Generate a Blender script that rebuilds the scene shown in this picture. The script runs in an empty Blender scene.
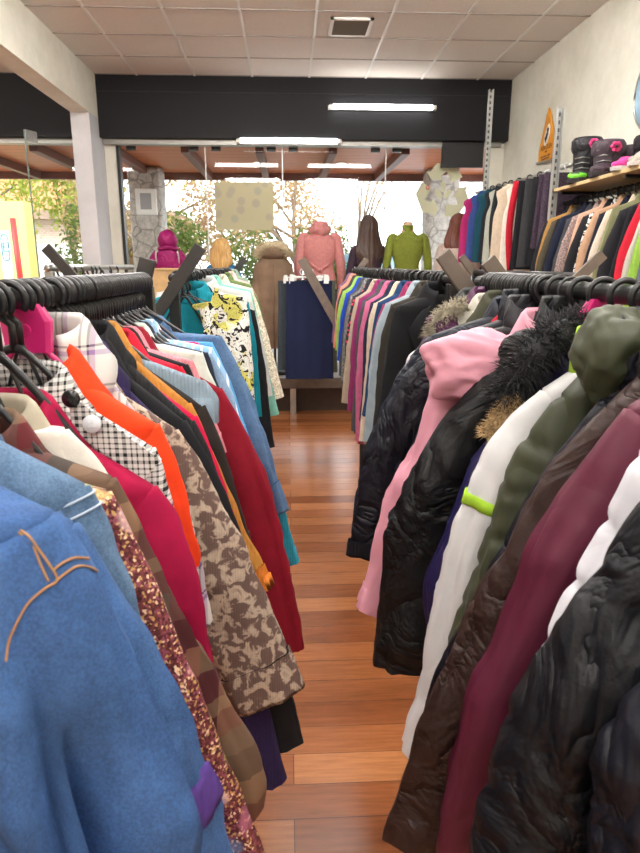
import bpy, bmesh, math, random
from mathutils import Vector, noise
PI = math.pi
scene = bpy.context.scene
COL = scene.collection
random.seed(7)

# ------------------------------------------------------------------ materials
def new_mat(name):
    m = bpy.data.materials.new(name); m.use_nodes = True
    nt = m.node_tree
    b = nt.nodes['Principled BSDF']
    return m, nt, b
def N(nt, typ, **kw):
    n = nt.nodes.new(typ)
    for k, v in kw.items():
        if k in n.inputs.keys() if hasattr(n.inputs, 'keys') else False:
            n.inputs[k].default_value = v
        else:
            setattr(n, k, v)
    return n
def lin(c):
    return tuple(((x / 12.92) if x <= 0.04045 else ((x + 0.055) / 1.055) ** 2.4) for x in c)
def rgb(r, g, b):
    return lin((r / 255, g / 255, b / 255)) + (1,)
def obj_coords(nt):
    return nt.nodes.new('ShaderNodeTexCoord').outputs['Object']
def noise_node(nt, scale, detail=3, vec=None, rough=0.6):
    n = nt.nodes.new('ShaderNodeTexNoise')
    n.inputs['Scale'].default_value = scale; n.inputs['Detail'].default_value = detail
    n.inputs['Roughness'].default_value = rough
    nt.links.new(vec if vec else obj_coords(nt), n.inputs['Vector'])
    return n.outputs['Fac']
def ramp(nt, fac, stops, const=False):
    r = nt.nodes.new('ShaderNodeValToRGB')
    if const: r.color_ramp.interpolation = 'CONSTANT'
    e = r.color_ramp.elements
    while len(e) < len(stops): e.new(0.5)
    for i, (p, c) in enumerate(stops):
        e[i].position = p; e[i].color = c
    nt.links.new(fac, r.inputs['Fac'])
    return r.outputs['Color']
def mathn(nt, op, a, b=None):
    n = nt.nodes.new('ShaderNodeMath'); n.operation = op
    for i, v in enumerate((a, b)):
        if v is None: continue
        if isinstance(v, (int, float)): n.inputs[i].default_value = v
        else: nt.links.new(v, n.inputs[i])
    return n.outputs[0]
def mix(nt, fac, a, b, mode='MIX'):
    n = nt.nodes.new('ShaderNodeMix'); n.data_type = 'RGBA'; n.blend_type = mode
    for sock, v in ((n.inputs[0], fac), (n.inputs[6], a), (n.inputs[7], b)):
        if isinstance(v, (int, float, tuple)): sock.default_value = v
        else: nt.links.new(v, sock)
    return n.outputs[2]
def bump(nt, b, h, strength, dist=0.002):
    n = nt.nodes.new('ShaderNodeBump')
    n.inputs['Strength'].default_value = strength; n.inputs['Distance'].default_value = dist
    nt.links.new(h, n.inputs['Height']); nt.links.new(n.outputs[0], b.inputs['Normal'])
def shade(c, k):
    return tuple(min(1, x * k) for x in c[:3]) + (1,)

MATS = {}
def plain(name, c, rough=0.6, metal=0.0, var=0.0, bscale=0, bstr=0.3):
    if name in MATS: return MATS[name]
    m, nt, b = new_mat(name)
    b.inputs['Base Color'].default_value = c; b.inputs['Roughness'].default_value = rough
    b.inputs['Metallic'].default_value = metal
    if var:
        f = noise_node(nt, 18, 4)
        nt.links.new(ramp(nt, f, [(0.3, shade(c, 1 - var)), (0.7, shade(c, 1 + var))]), b.inputs['Base Color'])
    if bscale: bump(nt, b, noise_node(nt, bscale, 3), bstr)
    MATS[name] = m
    return m
def cloth(c, kind='woven'):
    key = 'cloth_%s_%02x%02x%02x' % ((kind,) + tuple(int(255 * x ** 0.4545) for x in c[:3]))
    if key in MATS: return MATS[key]
    m, nt, b = new_mat(key)
    oc = obj_coords(nt)
    col = None
    rough = 0.85; spec = 0.25
    if kind == 'woven':
        f = noise_node(nt, 30, 5, oc)
        col = ramp(nt, f, [(0.3, shade(c, 0.9)), (0.7, shade(c, 1.1))])
        bump(nt, b, noise_node(nt, 350, 2, oc), 0.35, 0.001)
    elif kind == 'nylon':
        rough = 0.5; spec = 0.27
        f = noise_node(nt, 14, 4, oc)
        col = ramp(nt, f, [(0.3, shade(c, 0.94)), (0.7, shade(c, 1.06))])
        wn = nt.nodes.new('ShaderNodeTexNoise'); wn.inputs['Scale'].default_value = 7.5; wn.inputs['Detail'].default_value = 3.5; wn.inputs['Distortion'].default_value = 1.3
        nt.links.new(oc, wn.inputs['Vector'])
        rid = mathn(nt, 'ABSOLUTE', mathn(nt, 'SUBTRACT', wn.outputs['Fac'], .5))
        rid = mathn(nt, 'POWER', mathn(nt, 'MINIMUM', mathn(nt, 'MULTIPLY', rid, 6.0), 1.0), .6)
        h = mathn(nt, 'ADD', rid, mathn(nt, 'MULTIPLY', noise_node(nt, 40, 4, oc), .35))
        bump(nt, b, h, 0.55, 0.012)
    elif kind == 'smooth':
        rough = 0.5; spec = 0.35
        col = ramp(nt, noise_node(nt, 14, 4, oc), [(0.3, shade(c, 0.95)), (0.7, shade(c, 1.05))])
        wn = nt.nodes.new('ShaderNodeTexNoise'); wn.inputs['Scale'].default_value = 4.0; wn.inputs['Detail'].default_value = 2; wn.inputs['Distortion'].default_value = .8
        nt.links.new(oc, wn.inputs['Vector'])
        rid = mathn(nt, 'MINIMUM', mathn(nt, 'MULTIPLY', mathn(nt, 'ABSOLUTE', mathn(nt, 'SUBTRACT', wn.outputs['Fac'], .5)), 9.0), 1.0)
        bump(nt, b, mathn(nt, 'ADD', rid, mathn(nt, 'MULTIPLY', noise_node(nt, 30, 3, oc), .25)), 0.3, 0.008)
    elif kind == 'denim':
        f = noise_node(nt, 22, 6, oc, 0.75)
        col = ramp(nt, f, [(0.28, shade(c, 0.6)), (0.52, shade(c, .92)), (0.8, shade(c, 1.5))])
        mp = nt.nodes.new('ShaderNodeMapping'); mp.inputs['Scale'].default_value = (22, 22, 3); nt.links.new(oc, mp.inputs['Vector'])
        fd = ramp(nt, noise_node(nt, 1.0, 4, mp.outputs[0]), [(.3, (.72, .74, .78, 1)), (.7, (1.3, 1.27, 1.2, 1))])
        col = mix(nt, 1.0, col, fd, 'MULTIPLY')
        g = noise_node(nt, 420, 2, oc)
        col = mix(nt, 0.3, col, ramp(nt, g, [(0.35, shade(c, 0.4)), (0.65, shade(c, 1.6))]))
        bump(nt, b, g, 0.4, 0.001)
    elif kind == 'tweed':
        f = noise_node(nt, 120, 4, oc, 0.8)
        col = ramp(nt, f, [(0.35, shade(c, 0.35)), (0.5, c), (0.62, shade(c, 1.9))])
        bump(nt, b, f, 0.5, 0.002)
    elif kind == 'knit':
        s = nt.nodes.new('ShaderNodeSeparateXYZ'); nt.links.new(oc, s.inputs[0])
        f = mathn(nt, 'SINE', mathn(nt, 'MULTIPLY', s.outputs['X'], 900))
        col = ramp(nt, noise_node(nt, 40, 4, oc), [(0.3, shade(c, 0.88)), (0.7, shade(c, 1.12))])
        bump(nt, b, f, 0.4, 0.001)
    elif kind == 'velvet':
        f = noise_node(nt, 9, 4, oc)
        col = ramp(nt, f, [(0.3, shade(c, 0.8)), (0.7, shade(c, 1.2))])
        b.inputs['Sheen Weight'].default_value = 0.5
        b.inputs['Sheen Tint'].default_value = shade(c, 2)
    if col: nt.links.new(col, b.inputs['Base Color'])
    b.inputs['Roughness'].default_value = rough
    b.inputs['Specular IOR Level'].default_value = spec
    MATS[key] = m
    return m
def axis(nt, oc, ax):
    s = nt.nodes.new('ShaderNodeSeparateXYZ'); nt.links.new(oc, s.inputs[0])
    return s.outputs[ax]
def stripes(nt, v, period, stops):
    f = mathn(nt, 'FRACT', mathn(nt, 'MULTIPLY', mathn(nt, 'ADD', v, 40.0), 1.0 / period))
    return ramp(nt, f, stops, const=True)
def fabric_pattern(name, fn, rough=0.85):
    if name in MATS: return MATS[name]
    m, nt, b = new_mat(name)
    oc = obj_coords(nt)
    nt.links.new(fn(nt, oc, b), b.inputs['Base Color'])
    b.inputs['Roughness'].default_value = rough
    b.inputs['Specular IOR Level'].default_value = 0.25
    MATS[name] = m
    return m
def warp(nt, oc, amt=0.02, sc=6):
    n = nt.nodes.new('ShaderNodeTexNoise'); n.inputs['Scale'].default_value = sc; nt.links.new(oc, n.inputs['Vector'])
    v = nt.nodes.new('ShaderNodeVectorMath'); v.operation = 'MULTIPLY_ADD'
    nt.links.new(n.outputs['Color'], v.inputs[0]); v.inputs[1].default_value = (amt, amt, amt); nt.links.new(oc, v.inputs[2])
    return v.outputs[0]
def p_plaid(stx, stz, px, pz):
    def fn(nt, oc, b):
        oc = warp(nt, oc)
        return mix(nt, 0.5, stripes(nt, axis(nt, oc, 'X'), px, stx), stripes(nt, axis(nt, oc, 'Z'), pz, stz))
    return fn
def p_leopard(nt, oc, b):
    n = nt.nodes.new('ShaderNodeTexNoise'); n.inputs['Scale'].default_value = 50; n.inputs['Detail'].default_value = 2.5
    n.inputs['Distortion'].default_value = 0.5
    nt.links.new(oc, n.inputs['Vector'])
    base = ramp(nt, n.outputs['Fac'], [(0.0, rgb(92, 72, 68)), (0.48, rgb(104, 84, 77)), (0.54, rgb(168, 150, 134)), (0.64, rgb(184, 166, 147)), (0.74, rgb(120, 98, 90))])
    s = mathn(nt, 'SINE', mathn(nt, 'MULTIPLY', axis(nt, oc, 'X'), 1400))
    bump(nt, b, s, 0.3, 0.001)
    return base
def p_sequin(nt, oc, b):
    v = nt.nodes.new('ShaderNodeTexVoronoi'); v.inputs['Scale'].default_value = 330; nt.links.new(oc, v.inputs['Vector'])
    big = nt.nodes.new('ShaderNodeTexVoronoi'); big.inputs['Scale'].default_value = 24; nt.links.new(warp(nt, oc, 0.03, 20), big.inputs['Vector'])
    h = nt.nodes.new('ShaderNodeSeparateColor'); nt.links.new(v.outputs['Color'], h.inputs[0])
    hb = nt.nodes.new('ShaderNodeSeparateColor'); nt.links.new(big.outputs['Color'], hb.inputs[0])
    fl = ramp(nt, hb.outputs[0], [(0, rgb(200, 120, 150)), (0.25, rgb(120, 160, 90)), (0.4, rgb(230, 190, 190)), (0.6, rgb(110, 140, 190)), (0.7, rgb(215, 185, 120)), (0.85, rgb(170, 90, 130))], True)
    back = ramp(nt, h.outputs[0], [(0, rgb(90, 40, 45)), (0.3, rgb(120, 60, 60)), (0.55, rgb(70, 30, 35)), (0.62, rgb(150, 80, 96)), (0.78, rgb(205, 165, 105)), (0.9, rgb(245, 215, 180))], True)
    inside = ramp(nt, big.outputs['Distance'], [(0, (1, 1, 1, 1)), (0.3, (1, 1, 1, 1)), (0.42, (0, 0, 0, 1))])
    petals = mix(nt, 0.35, fl, back)
    c = mix(nt, inside, back, petals)
    bump(nt, b, h.outputs[1], 0.6, 0.003)
    b.inputs['Metallic'].default_value = 0.15
    return c
def p_flowers(nt, oc, b):
    n = nt.nodes.new('ShaderNodeTexNoise'); n.inputs['Scale'].default_value = 30; n.inputs['Detail'].default_value = 2; n.inputs['Distortion'].default_value = 2.2
    nt.links.new(oc, n.inputs['Vector'])
    m = nt.nodes.new('ShaderNodeTexNoise'); m.inputs['Scale'].default_value = 14; nt.links.new(oc, m.inputs['Vector'])
    ground = ramp(nt, m.outputs['Fac'], [(0, rgb(222, 214, 120)), (0.46, rgb(214, 208, 110)), (0.5, rgb(235, 234, 226))], False)
    k = ramp(nt, n.outputs['Fac'], [(0, (1, 1, 1, 1)), (0.42, (1, 1, 1, 1)), (0.45, (0, 0, 0, 1)), (0.55, (0, 0, 0, 1)), (0.58, (.4, .4, .4, 1)), (0.62, (0, 0, 0, 1))])
    return mix(nt, k, ground, rgb(30, 28, 30))
def pat(kind):
    W, K = rgb(206, 204, 200), rgb(26, 26, 28)
    if kind == 'glen':
        def fn(nt, oc, b):
            oc = warp(nt, oc, 0.01, 5)
            st = [(0, W), (0.1, K), (0.2, W), (0.3, K), (0.4, W), (0.5, K), (0.54, W), (0.64, K), (0.68, W), (0.8, K), (0.84, W), (0.94, K)]
            a = stripes(nt, axis(nt, oc, 'X'), 0.052, st); c = stripes(nt, axis(nt, oc, 'Z'), 0.052, st)
            return mix(nt, 0.5, a, c)
        return fabric_pattern('glen_check_cloth', fn)
    if kind == 'tartan':
        A, B, C, D = rgb(124, 96, 74), rgb(78, 66, 57), rgb(88, 32, 36), rgb(28, 25, 27)
        return fabric_pattern('brown_red_tartan_cloth', p_plaid([(0, A), (0.3, B), (0.5, C), (0.7, D), (0.85, A)], [(0, C), (0.2, A), (0.38, D), (0.58, B), (0.75, C), (0.9, A)], 0.16, 0.19))
    if kind == 'white_check':
        return fabric_pattern('white_check_cloth', p_plaid([(0, W), (0.5, rgb(90, 80, 90)), (0.56, W), (0.7, K), (0.76, rgb(150, 120, 160)), (0.9, W)], [(0, W), (0.4, rgb(140, 110, 160)), (0.52, W), (0.6, K), (0.66, W)], 0.05, 0.06))
    if kind == 'leopard': return fabric_pattern('leopard_corduroy', p_leopard)
    if kind == 'sequin': return fabric_pattern('sequin_flower_cloth', p_sequin, 0.45)
    if kind == 'flowers': return fabric_pattern('yellow_black_flower_print', p_flowers)
    if kind == 'pinstripe':
        def fn(nt, oc, b): return stripes(nt, axis(nt, warp(nt, oc, .01, 4), 'X'), 0.02, [(0, rgb(150, 190, 225)), (0.7, rgb(235, 238, 242))])
        return fabric_pattern('pale_blue_stripe_cloth', fn)
    if kind == 'multi_stripe':
        def fn(nt, oc, b): return stripes(nt, axis(nt, warp(nt, oc, .02, 4), 'Z'), 0.16, [(0, rgb(235, 230, 220)), (0.2, rgb(225, 180, 60)), (0.35, rgb(235, 235, 230)), (0.5, rgb(190, 40, 45)), (0.62, rgb(235, 230, 225)), (0.75, rgb(60, 120, 170)), (0.88, rgb(230, 225, 220))])
        return fabric_pattern('bright_striped_cloth', fn)
    if kind == 'zebra':
        def fn(nt, oc, b):
            n = nt.nodes.new('ShaderNodeTexNoise'); n.inputs['Scale'].default_value = 30; n.inputs['Distortion'].default_value = 1.5; nt.links.new(oc, n.inputs['Vector'])
            return ramp(nt, n.outputs['Fac'], [(0, K), (0.5, W)], True)
        return fabric_pattern('black_white_print_cloth', fn)
    if kind == 'dots':
        def fn(nt, oc, b):
            v = nt.nodes.new('ShaderNodeTexVoronoi'); v.inputs['Scale'].default_value = 40; nt.links.new(oc, v.inputs['Vector'])
            return ramp(nt, v.outputs['Distance'], [(0, rgb(210, 60, 90)), (0.3, rgb(40, 38, 50))], True)
        return fabric_pattern('dotted_cloth', fn)

# ------------------------------------------------------------------ mesh helpers
def tag(o, label=None, cat=None, group=None, kind=None):
    if label: o['label'] = label
    if cat: o['category'] = cat
    if group: o['group'] = group
    if kind: o['kind'] = kind
    return o
def empty(name, loc, rz=0.0):
    o = bpy.data.objects.new(name, None); o.location = loc; o.rotation_euler = (0, 0, rz)
    o.empty_display_size = 0.05
    COL.objects.link(o)
    return o
class MB:
    def __init__(self): self.v = []; self.f = []
    def add(self, v, f):
        b = len(self.v); self.v += [tuple(p) for p in v]; self.f += [tuple(b + i for i in q) for q in f]
    def loft(self, rings, cap0=False, cap1=False, closed=True):
        n = len(rings[0]); v = [p for r in rings for p in r]; f = []
        for i in range(len(rings) - 1):
            for j in range(n if closed else n - 1):
                k = (j + 1) % n
                f.append((i * n + j, i * n + k, (i + 1) * n + k, (i + 1) * n + j))
        if cap0: f.append(tuple(range(n))[::-1])
        if cap1: f.append(tuple((len(rings) - 1) * n + j for j in range(n)))
        self.add(v, f)
    def box(self, lo, hi):
        x0, y0, z0 = lo; x1, y1, z1 = hi
        self.add([(x0, y0, z0), (x1, y0, z0), (x1, y1, z0), (x0, y1, z0), (x0, y0, z1), (x1, y0, z1), (x1, y1, z1), (x0, y1, z1)],
                 [(3, 2, 1, 0), (4, 5, 6, 7), (0, 1, 5, 4), (1, 2, 6, 5), (2, 3, 7, 6), (3, 0, 4, 7)])
    def tube(self, pts, r, n=8, cap=True):
        pts = [Vector(p) for p in pts]; rings = []
        up = None
        for i, p in enumerate(pts):
            t = (pts[min(i + 1, len(pts) - 1)] - pts[max(i - 1, 0)]).normalized()
            if up is None:
                up = Vector((0, 0, 1)) if abs(t.z) < 0.9 else Vector((0, 1, 0))
            a = t.cross(up)
            if a.length < 1e-6: a = t.cross(Vector((1, 0.3, 0)))
            a.normalize(); b = a.cross(t).normalized(); up = b
            rr = r[i] if isinstance(r, (list, tuple)) else r
            rings.append([p + a * (rr * math.cos(2 * PI * k / n)) + b * (rr * math.sin(2 * PI * k / n)) for k in range(n)])
        self.loft(rings, cap, cap)
    def beam(self, a, b, w, h, up=(0, 1, 0)):
        a, b = Vector(a), Vector(b); t = (b - a).normalized(); u = Vector(up)
        s = t.cross(u).normalized() * (w / 2); u = s.cross(t).normalized() * (h / 2)
        self.loft([[p + s + u, p - s + u, p - s - u, p + s - u] for p in (a, b)], True, True)
    def disc(self, c, r, axis='y', th=0.003, n=20):
        rings = []
        for q, rr in ((-th, r * 0.9), (-th * .5, r), (th * .5, r), (th, r * 0.9)):
            ring = []
            for k in range(n):
                a = 2 * PI * k / n; u, w = rr * math.cos(a), rr * math.sin(a)
                d = {'y': (u, q, w), 'x': (q, u, w), 'z': (u, w, q)}[axis]
                ring.append((c[0] + d[0], c[1] + d[1], c[2] + d[2]))
            rings.append(ring)
        self.loft(rings, True, True)
    def build(self, name, mat, parent=None, smooth=True, loc=None, bevel=0):
        me = bpy.data.meshes.new(name)
        me.from_pydata(self.v, [], self.f)
        bm = bmesh.new(); bm.from_mesh(me)
        bmesh.ops.recalc_face_normals(bm, faces=bm.faces)
        bm.to_mesh(me); bm.free()
        if smooth:
            me.polygons.foreach_set('use_smooth', [True] * len(me.polygons))
        me.materials.append(mat)
        o = bpy.data.objects.new(name, me); COL.objects.link(o)
        if parent is not None: o.parent = parent
        if loc is not None: o.location = loc
        if bevel:
            md = o.modifiers.new('edge', 'BEVEL'); md.width = bevel; md.segments = 2; md.limit_method = 'ANGLE'
        return o
def flatbox(name, lo, hi, mat, parent=None, bevel=0.0):
    m = MB(); m.box(lo, hi)
    return m.build(name, mat, parent, smooth=False, bevel=bevel)
def structure(o):
    o['kind'] = 'structure'; return o
def catmull(P, n):
    P = [P[0] + (P[0] - P[1])] + P + [P[-1] + (P[-1] - P[-2])]
    segs = len(P) - 3; out = []
    for i in range(n):
        u = i / (n - 1) * segs; k = min(int(u), segs - 1); t = u - k
        a, b, c, d = P[k:k + 4]
        out.append(0.5 * ((2 * b) + (c - a) * t + (2 * a - 5 * b + 4 * c - d) * t * t + (3 * b - a - 3 * c + d) * t ** 3))
    return out
def resample(P, n):
    L = [0]
    for a, b in zip(P, P[1:]): L.append(L[-1] + (b - a).length)
    out = []; k = 0
    for i in range(n):
        s = L[-1] * i / (n - 1)
        while k < len(L) - 2 and L[k + 1] < s: k += 1
        t = (s - L[k]) / max(1e-9, L[k + 1] - L[k])
        out.append(P[k].lerp(P[k + 1], t))
    return out, L[-1]
def sgp(x, p): return math.copysign(abs(x) ** p, x)
def ns(x, y, z): return noise.noise(Vector((x, y, z)))
def smooth01(t):
    t = max(0.0, min(1.0, t)); return t * t * (3 - 2 * t)

# ------------------------------------------------------------------ garments
def hair_mesh(points, normals, length, w, seed, droop=0.4):
    rnd = random.Random(seed); m = MB()
    for p, nrm in zip(points, normals):
        d = (nrm + Vector((rnd.uniform(-.7, .7), rnd.uniform(-.7, .7), rnd.uniform(-.7, .4)))).normalized()
        L = length * rnd.uniform(.5, 1.15)
        s = d.cross(Vector((rnd.uniform(-1, 1), rnd.uniform(-1, 1), rnd.uniform(-1, 1)))).normalized() * w
        s2 = d.cross(s).normalized() * w
        mid = p + d * L * .55 - Vector((0, 0, droop * L * .12)); tip = p + d * L - Vector((0, 0, droop * L * .5))
        m.add([p + s, p - s * .5 + s2 * .8, p - s * .5 - s2 * .8, mid + s * .7, mid - s * .35 + s2 * .6, mid - s * .35 - s2 * .6, tip],
              [(0, 1, 4, 3), (1, 2, 5, 4), (2, 0, 3, 5), (3, 4, 6), (4, 5, 6), (5, 3, 6)])
    return m
def fur_tube(name, path, r, mat, parent, count, length, seed, w=0.0011):
    rnd = random.Random(seed)
    pts, L = resample([Vector(p) for p in path], 40)
    P, Nn = [], []
    for _ in range(count):
        k = rnd.randrange(39); c = pts[k].lerp(pts[k + 1], rnd.random())
        t = (pts[k + 1] - pts[k]).normalized()
        d = Vector((rnd.gauss(0, 1), rnd.gauss(0, 1), rnd.gauss(0, 1))); d = (d - t * d.dot(t)).normalized()
        P.append(c + d * r * .85); Nn.append(d)
    m = hair_mesh(P, Nn, length, w, seed)
    m.tube(pts, [r * (0.5 + .5 * math.sin(PI * min(1, max(0, .06 + .88 * i / 39)))) for i in range(40)], 10)
    return m.build(name, mat, parent)
def blob(center, rad, seed, res=(36, 22), amp=0.15, freq=1.6, crease=0.0, cut=None, power=1.0):
    """A crumpled, closed cloth lump: used for the hoods that lie bunched on a coat."""
    m = MB(); rings = []
    for i in range(1, res[1]):
        th = PI * i / res[1]; ring = []
        for j in range(res[0]):
            ph = 2 * PI * j / res[0]
            d = Vector((math.sin(th) * math.cos(ph), math.sin(th) * math.sin(ph), math.cos(th)))
            k = 1 + amp * ns(d.x * freq + seed, d.y * freq, d.z * freq) + .5 * amp * ns(d.x * freq * 2.3, d.y * freq * 2.3 + seed, d.z * freq * 2.3)
            if crease:
                k -= crease * max(0, 1 - abs(ns(d.x * 1.7 + seed * 2, d.y * 1.1, d.z * 2.6)) * 7)
            ring.append((center[0] + rad[0] * d.x * k, center[1] + rad[1] * d.y * k, center[2] + rad[2] * d.z * k))
        rings.append(ring)
    m.loft(rings, True, True)
    return m
def sleeve_rings(pts, sgn, a0, a1, b0, b1, y0, y1, seed, nl, na, puff, amp, pleat=.004):
    P = [Vector((p[0], 0, p[1])) for p in pts]
    path, L = resample(catmull(P, 40), nl)
    rings = []
    for i, o in enumerate(path):
        t = i / (nl - 1)
        tg = (path[min(i + 1, nl - 1)] - path[max(i - 1, 0)]).normalized()
        if tg.z > -0.55:                                   # keep the armhole ring from tipping over
            tg = Vector((math.sqrt(1 - .55 ** 2), 0, -.55))
        inw = Vector((tg.z, 0, -tg.x))
        a = a0 + (a1 - a0) * t ** .8; b = b0 + (b1 - b0) * t
        b *= (.62 + .38 * smooth01(t * 3.5))
        y = y0 + (y1 - y0) * smooth01(t)
        q = 1.0
        if puff:
            q = 0
        ring = []
        for j in range(na):
            ph = 2 * PI * j / na
            c, s = math.cos(ph), math.sin(ph)
            w = amp * (ns(c * 1.1 + seed, s * 1.1, L * t * 9) + .6 * ns(c * 2.2 - seed, s * 2.2, L * t * 22))
            el = math.exp(-((t - .48) / .16) ** 2)
            w += amp * 1.6 * (.25 + el) * (.28 - abs(ns(L * t * 13 + 1.3 * s + seed, c * .9, s * .9)))
            w += pleat * smooth01(t * 2.2) * (1.5 * ns(c * 1.9 + seed * 2, s * 1.9, L * t * 1.7) + 2.4 * (-.1 - abs(ns(c * 2.1 - seed, s * 2.1, L * t * 1.6))) + .3)
            w *= min(1, t * 5)
            if puff:
                u = L * t / .078 + .22 * ns(c + seed, s, L * t * 3) + .12 * s
                q = 1 + puff * (min(1, abs(math.sin(PI * u)) * 1.7) ** .6 - .8)
            ca = a * q + w; cb = b * q + w
            pt = o + inw * a + inw * (ca * sgp(c, .9)) * -1 + Vector((0, cb * sgp(s, .9), 0))
            ring.append((sgn * pt.x, pt.y + y, pt.z))
        rings.append(ring)
    f = rings[0]; cx = [sum(p[k] for p in f) / len(f) for k in range(3)]
    pre = []
    for sc, dx, dz in ((.12, .085, -.035), (.45, .07, -.016), (.75, .042, -.006), (.93, .016, -.001)):
        pre.append([tuple(cx[k] + (p[k] - cx[k]) * sc + (-sgn * dx if k == 0 else dz if k == 2 else 0) for k in range(3)) for p in f])
    return pre + rings
def garment(g):
    """One garment on its hanger. Local frame: x towards the aisle (flipped by s), z down from the rail, front towards -y."""
    s = g['s']; seed = g['seed']; hi = g.get('hi', 1)
    rnd = random.Random(seed * 13 + 5)
    root = empty(g['name'], (g['X'], g['D'], g['zr']), g.get('rot', 0))
    tag(root, g['label'], g['cat'], g.get('group'))
    P = [tuple(p) for p in g['pts']]
    S = P[0]; C = P[-1]
    sx, sz = S
    nx, nz = g.get('neck', (0.055, max(-.115, .55 * sz)))
    mat = g['mat']; th = g.get('th', 0.02); puff = g.get('puff', 0); amp = g.get('amp', 0.004)
    na = (44, 30, 20)[2 - hi] if hi else 20
    na = {2: 64, 1: 36, 0: 22}[hi]; nzr = {2: 60, 1: 34, 0: 18}[hi]
    hem = g.get('hem', C[1] - .02); hw = g.get('hw', max(.2, sx * .95))
    bw = g.get('bw', min(.24, max(.17, sx)))
    if 'sxb' not in g: sxb = .2
    # body
    zs = [nz + (sz - nz) * (i / 7) for i in range(8)] + [sz + (hem - sz) * ((i + 1) / (nzr - 8)) ** 1.0 for i in range(nzr - 8)]
    m = MB(); rings = []
    for z in zs:
        if z >= sz:
            t = (nz - z) / (nz - sz)
            Wp = nx + (sx - .006 - nx) * t ** 1.0; Wm = nx + (.185 - nx) * min(1, t) ** .92
            d = .022 + (th - .012) * t ** .6
        else:
            t = (sz - z) / (sz - hem)
            k = smooth01(t * 3.2)
            Wp = (sx - .006) + (bw - .02 - (sx - .006)) * k + (hw - bw) * smooth01((t - .3) / .7); Wm = .185 + (hw - .185) * smooth01(t)
            d = (.010 + th) * (1 - .25 * t)
        if puff: d *= 1 + puff * 1.3 * (min(1, abs(math.sin(PI * (z / 0.078 + .2))) * 1.7) ** .6 - .7)
        fold = smooth01((sz + .05 - z) / .35)
        ring = []
        for j in range(na):
            a = 2 * PI * j / na; c, q = math.cos(a), math.sin(a)
            x = (Wp if c > 0 else Wm) * sgp(c, .8)
            if g.get('half'):
                lo = max(.02, .13 - .3 * (nz - z)); hi_ = max(Wp, lo + .02); x = (hi_ + lo) / 2 + (hi_ - lo) / 2 * sgp(c, .8)
            y = d * sgp(q, .75)
            y += fold * (.007 * math.sin(x * 46 + 3 * ns(seed, z * 1.5, 0)) + .012 * ns(x * 9 + seed, z * 2.2, .3)) * g.get('fold', 1)
            y += amp * .8 * ns(x * 16 + seed, z * 14, 2.5)
            ring.append((s * x, y, z + (.006 * ns(x * 8, seed, 1) if z == zs[-1] else 0)))
        rings.append(ring)
    m.loft(rings)
    body = m.build('body', mat, root)
    if hi < 2: pass
    # sleeves
    if g.get('sleeve', True):
        a0 = g.get('a0', .085); a1 = g.get('a1', .058); b0 = g.get('b0', th * .9 + .012); b1 = g.get('b1', th * .75 + .012)
        nl = {2: 70, 1: 34, 0: 16}[hi]; nr = {2: 36, 1: 22, 0: 12}[hi]
        yf = g.get('yf', -.012)
        r1 = sleeve_rings(P, s, a0, a1, b0, b1, 0, yf, seed, nl, nr, puff, amp * 1.1, g.get('pleat', .007))
        L = abs(sz - C[1])
        back = g.get('pts_b') or [(.2, sz), (.24, sz - .28 * L / .6), (.255, C[1])] if not g.get('tee') else [(.2, sz), (.235, sz - .08), (.25, C[1])]
        r2 = sleeve_rings(back, -s, a0, a1, b0, b1, 0, yf, seed + 3.3, nl // 2, nr, puff, amp)
        cm = g.get('cuff_mat'); cl = g.get('cuff', .08)
        for rr in ((r1,) if g.get('half') else (r1, r2)):
            n = len(rr); k = max(2, int(n * (1 - cl)))
            mm = MB(); mm.loft(rr if not cm else rr[:k + 1])
            # inside of the cuff opening
            end = rr[-1]; cx = [sum(p[i] for p in end) / len(end) for i in range(3)]
            if not cm:
                mm.loft([end, [tuple(cx[i] + (p[i] - cx[i]) * .86 + (0, 0, .012)[i] for i in range(3)) for p in end], [tuple(cx[i] + (p[i] - cx[i]) * .8 + (0, 0, .05)[i] for i in range(3)) for p in end]], False, True)
            sl = mm.build('sleeve', mat, root)
            if cm:
                c2 = MB(); rg = []
                for q in rr[k:]:
                    cc = [sum(p[i] for p in q) / len(q) for i in range(3)]
                    rg.append([tuple(cc[i] + (p[i] - cc[i]) * (1.06 if i != 2 else 1) for i in range(3)) for p in q])
                e = rg[-1]; cc = [sum(p[i] for p in e) / len(e) for i in range(3)]
                rg.append([tuple(cc[i] + (p[i] - cc[i]) * .8 + (0, 0, .03)[i] for i in range(3)) for p in e])
                c2.loft(rg, False, True); c2.build('cuff', cm, sl)
            if g.get('stitch') and rr is r1:
                for kk, off in ((5, 1.012), (7, 1.014)):
                    q = rr[kk]; cc = [sum(p[i] for p in q) / len(q) for i in range(3)]
                    ln = [tuple(cc[i] + (p[i] - cc[i]) * off for i in range(3)) for p in q]
                    t = MB(); t.tube(ln + ln[:1], .0014, 5); t.build('stitching', g['stitch'], sl)
            if g.get('seams') and rr is r1:
                for ln in g['seams']:
                    t = MB(); t.tube(catmull([Vector((s * p[0], p[1], p[2])) for p in ln], 8 * len(ln)), .0009, 6); t.build('stitching', M['stitch'], sl)
            if g.get('band') and rr is r1:
                bm_, t0, t1 = g['band']; bb = MB(); rg = []
                for q in rr[int(n * t0):int(n * t1)]:
                    cc = [sum(p[i] for p in q) / len(q) for i in range(3)]
                    rg.append([tuple(cc[i] + (p[i] - cc[i]) * 1.05 for i in range(3)) for p in q])
                bb.loft(rg, True, True); o_ = bb.build('sleeve_band', bm_, sl)
                if g.get('band_label'): o_['label'] = g['band_label']
    # collar
    kind = g.get('collar', 'shirt'); cmat = g.get('collar_mat', mat)
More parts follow.
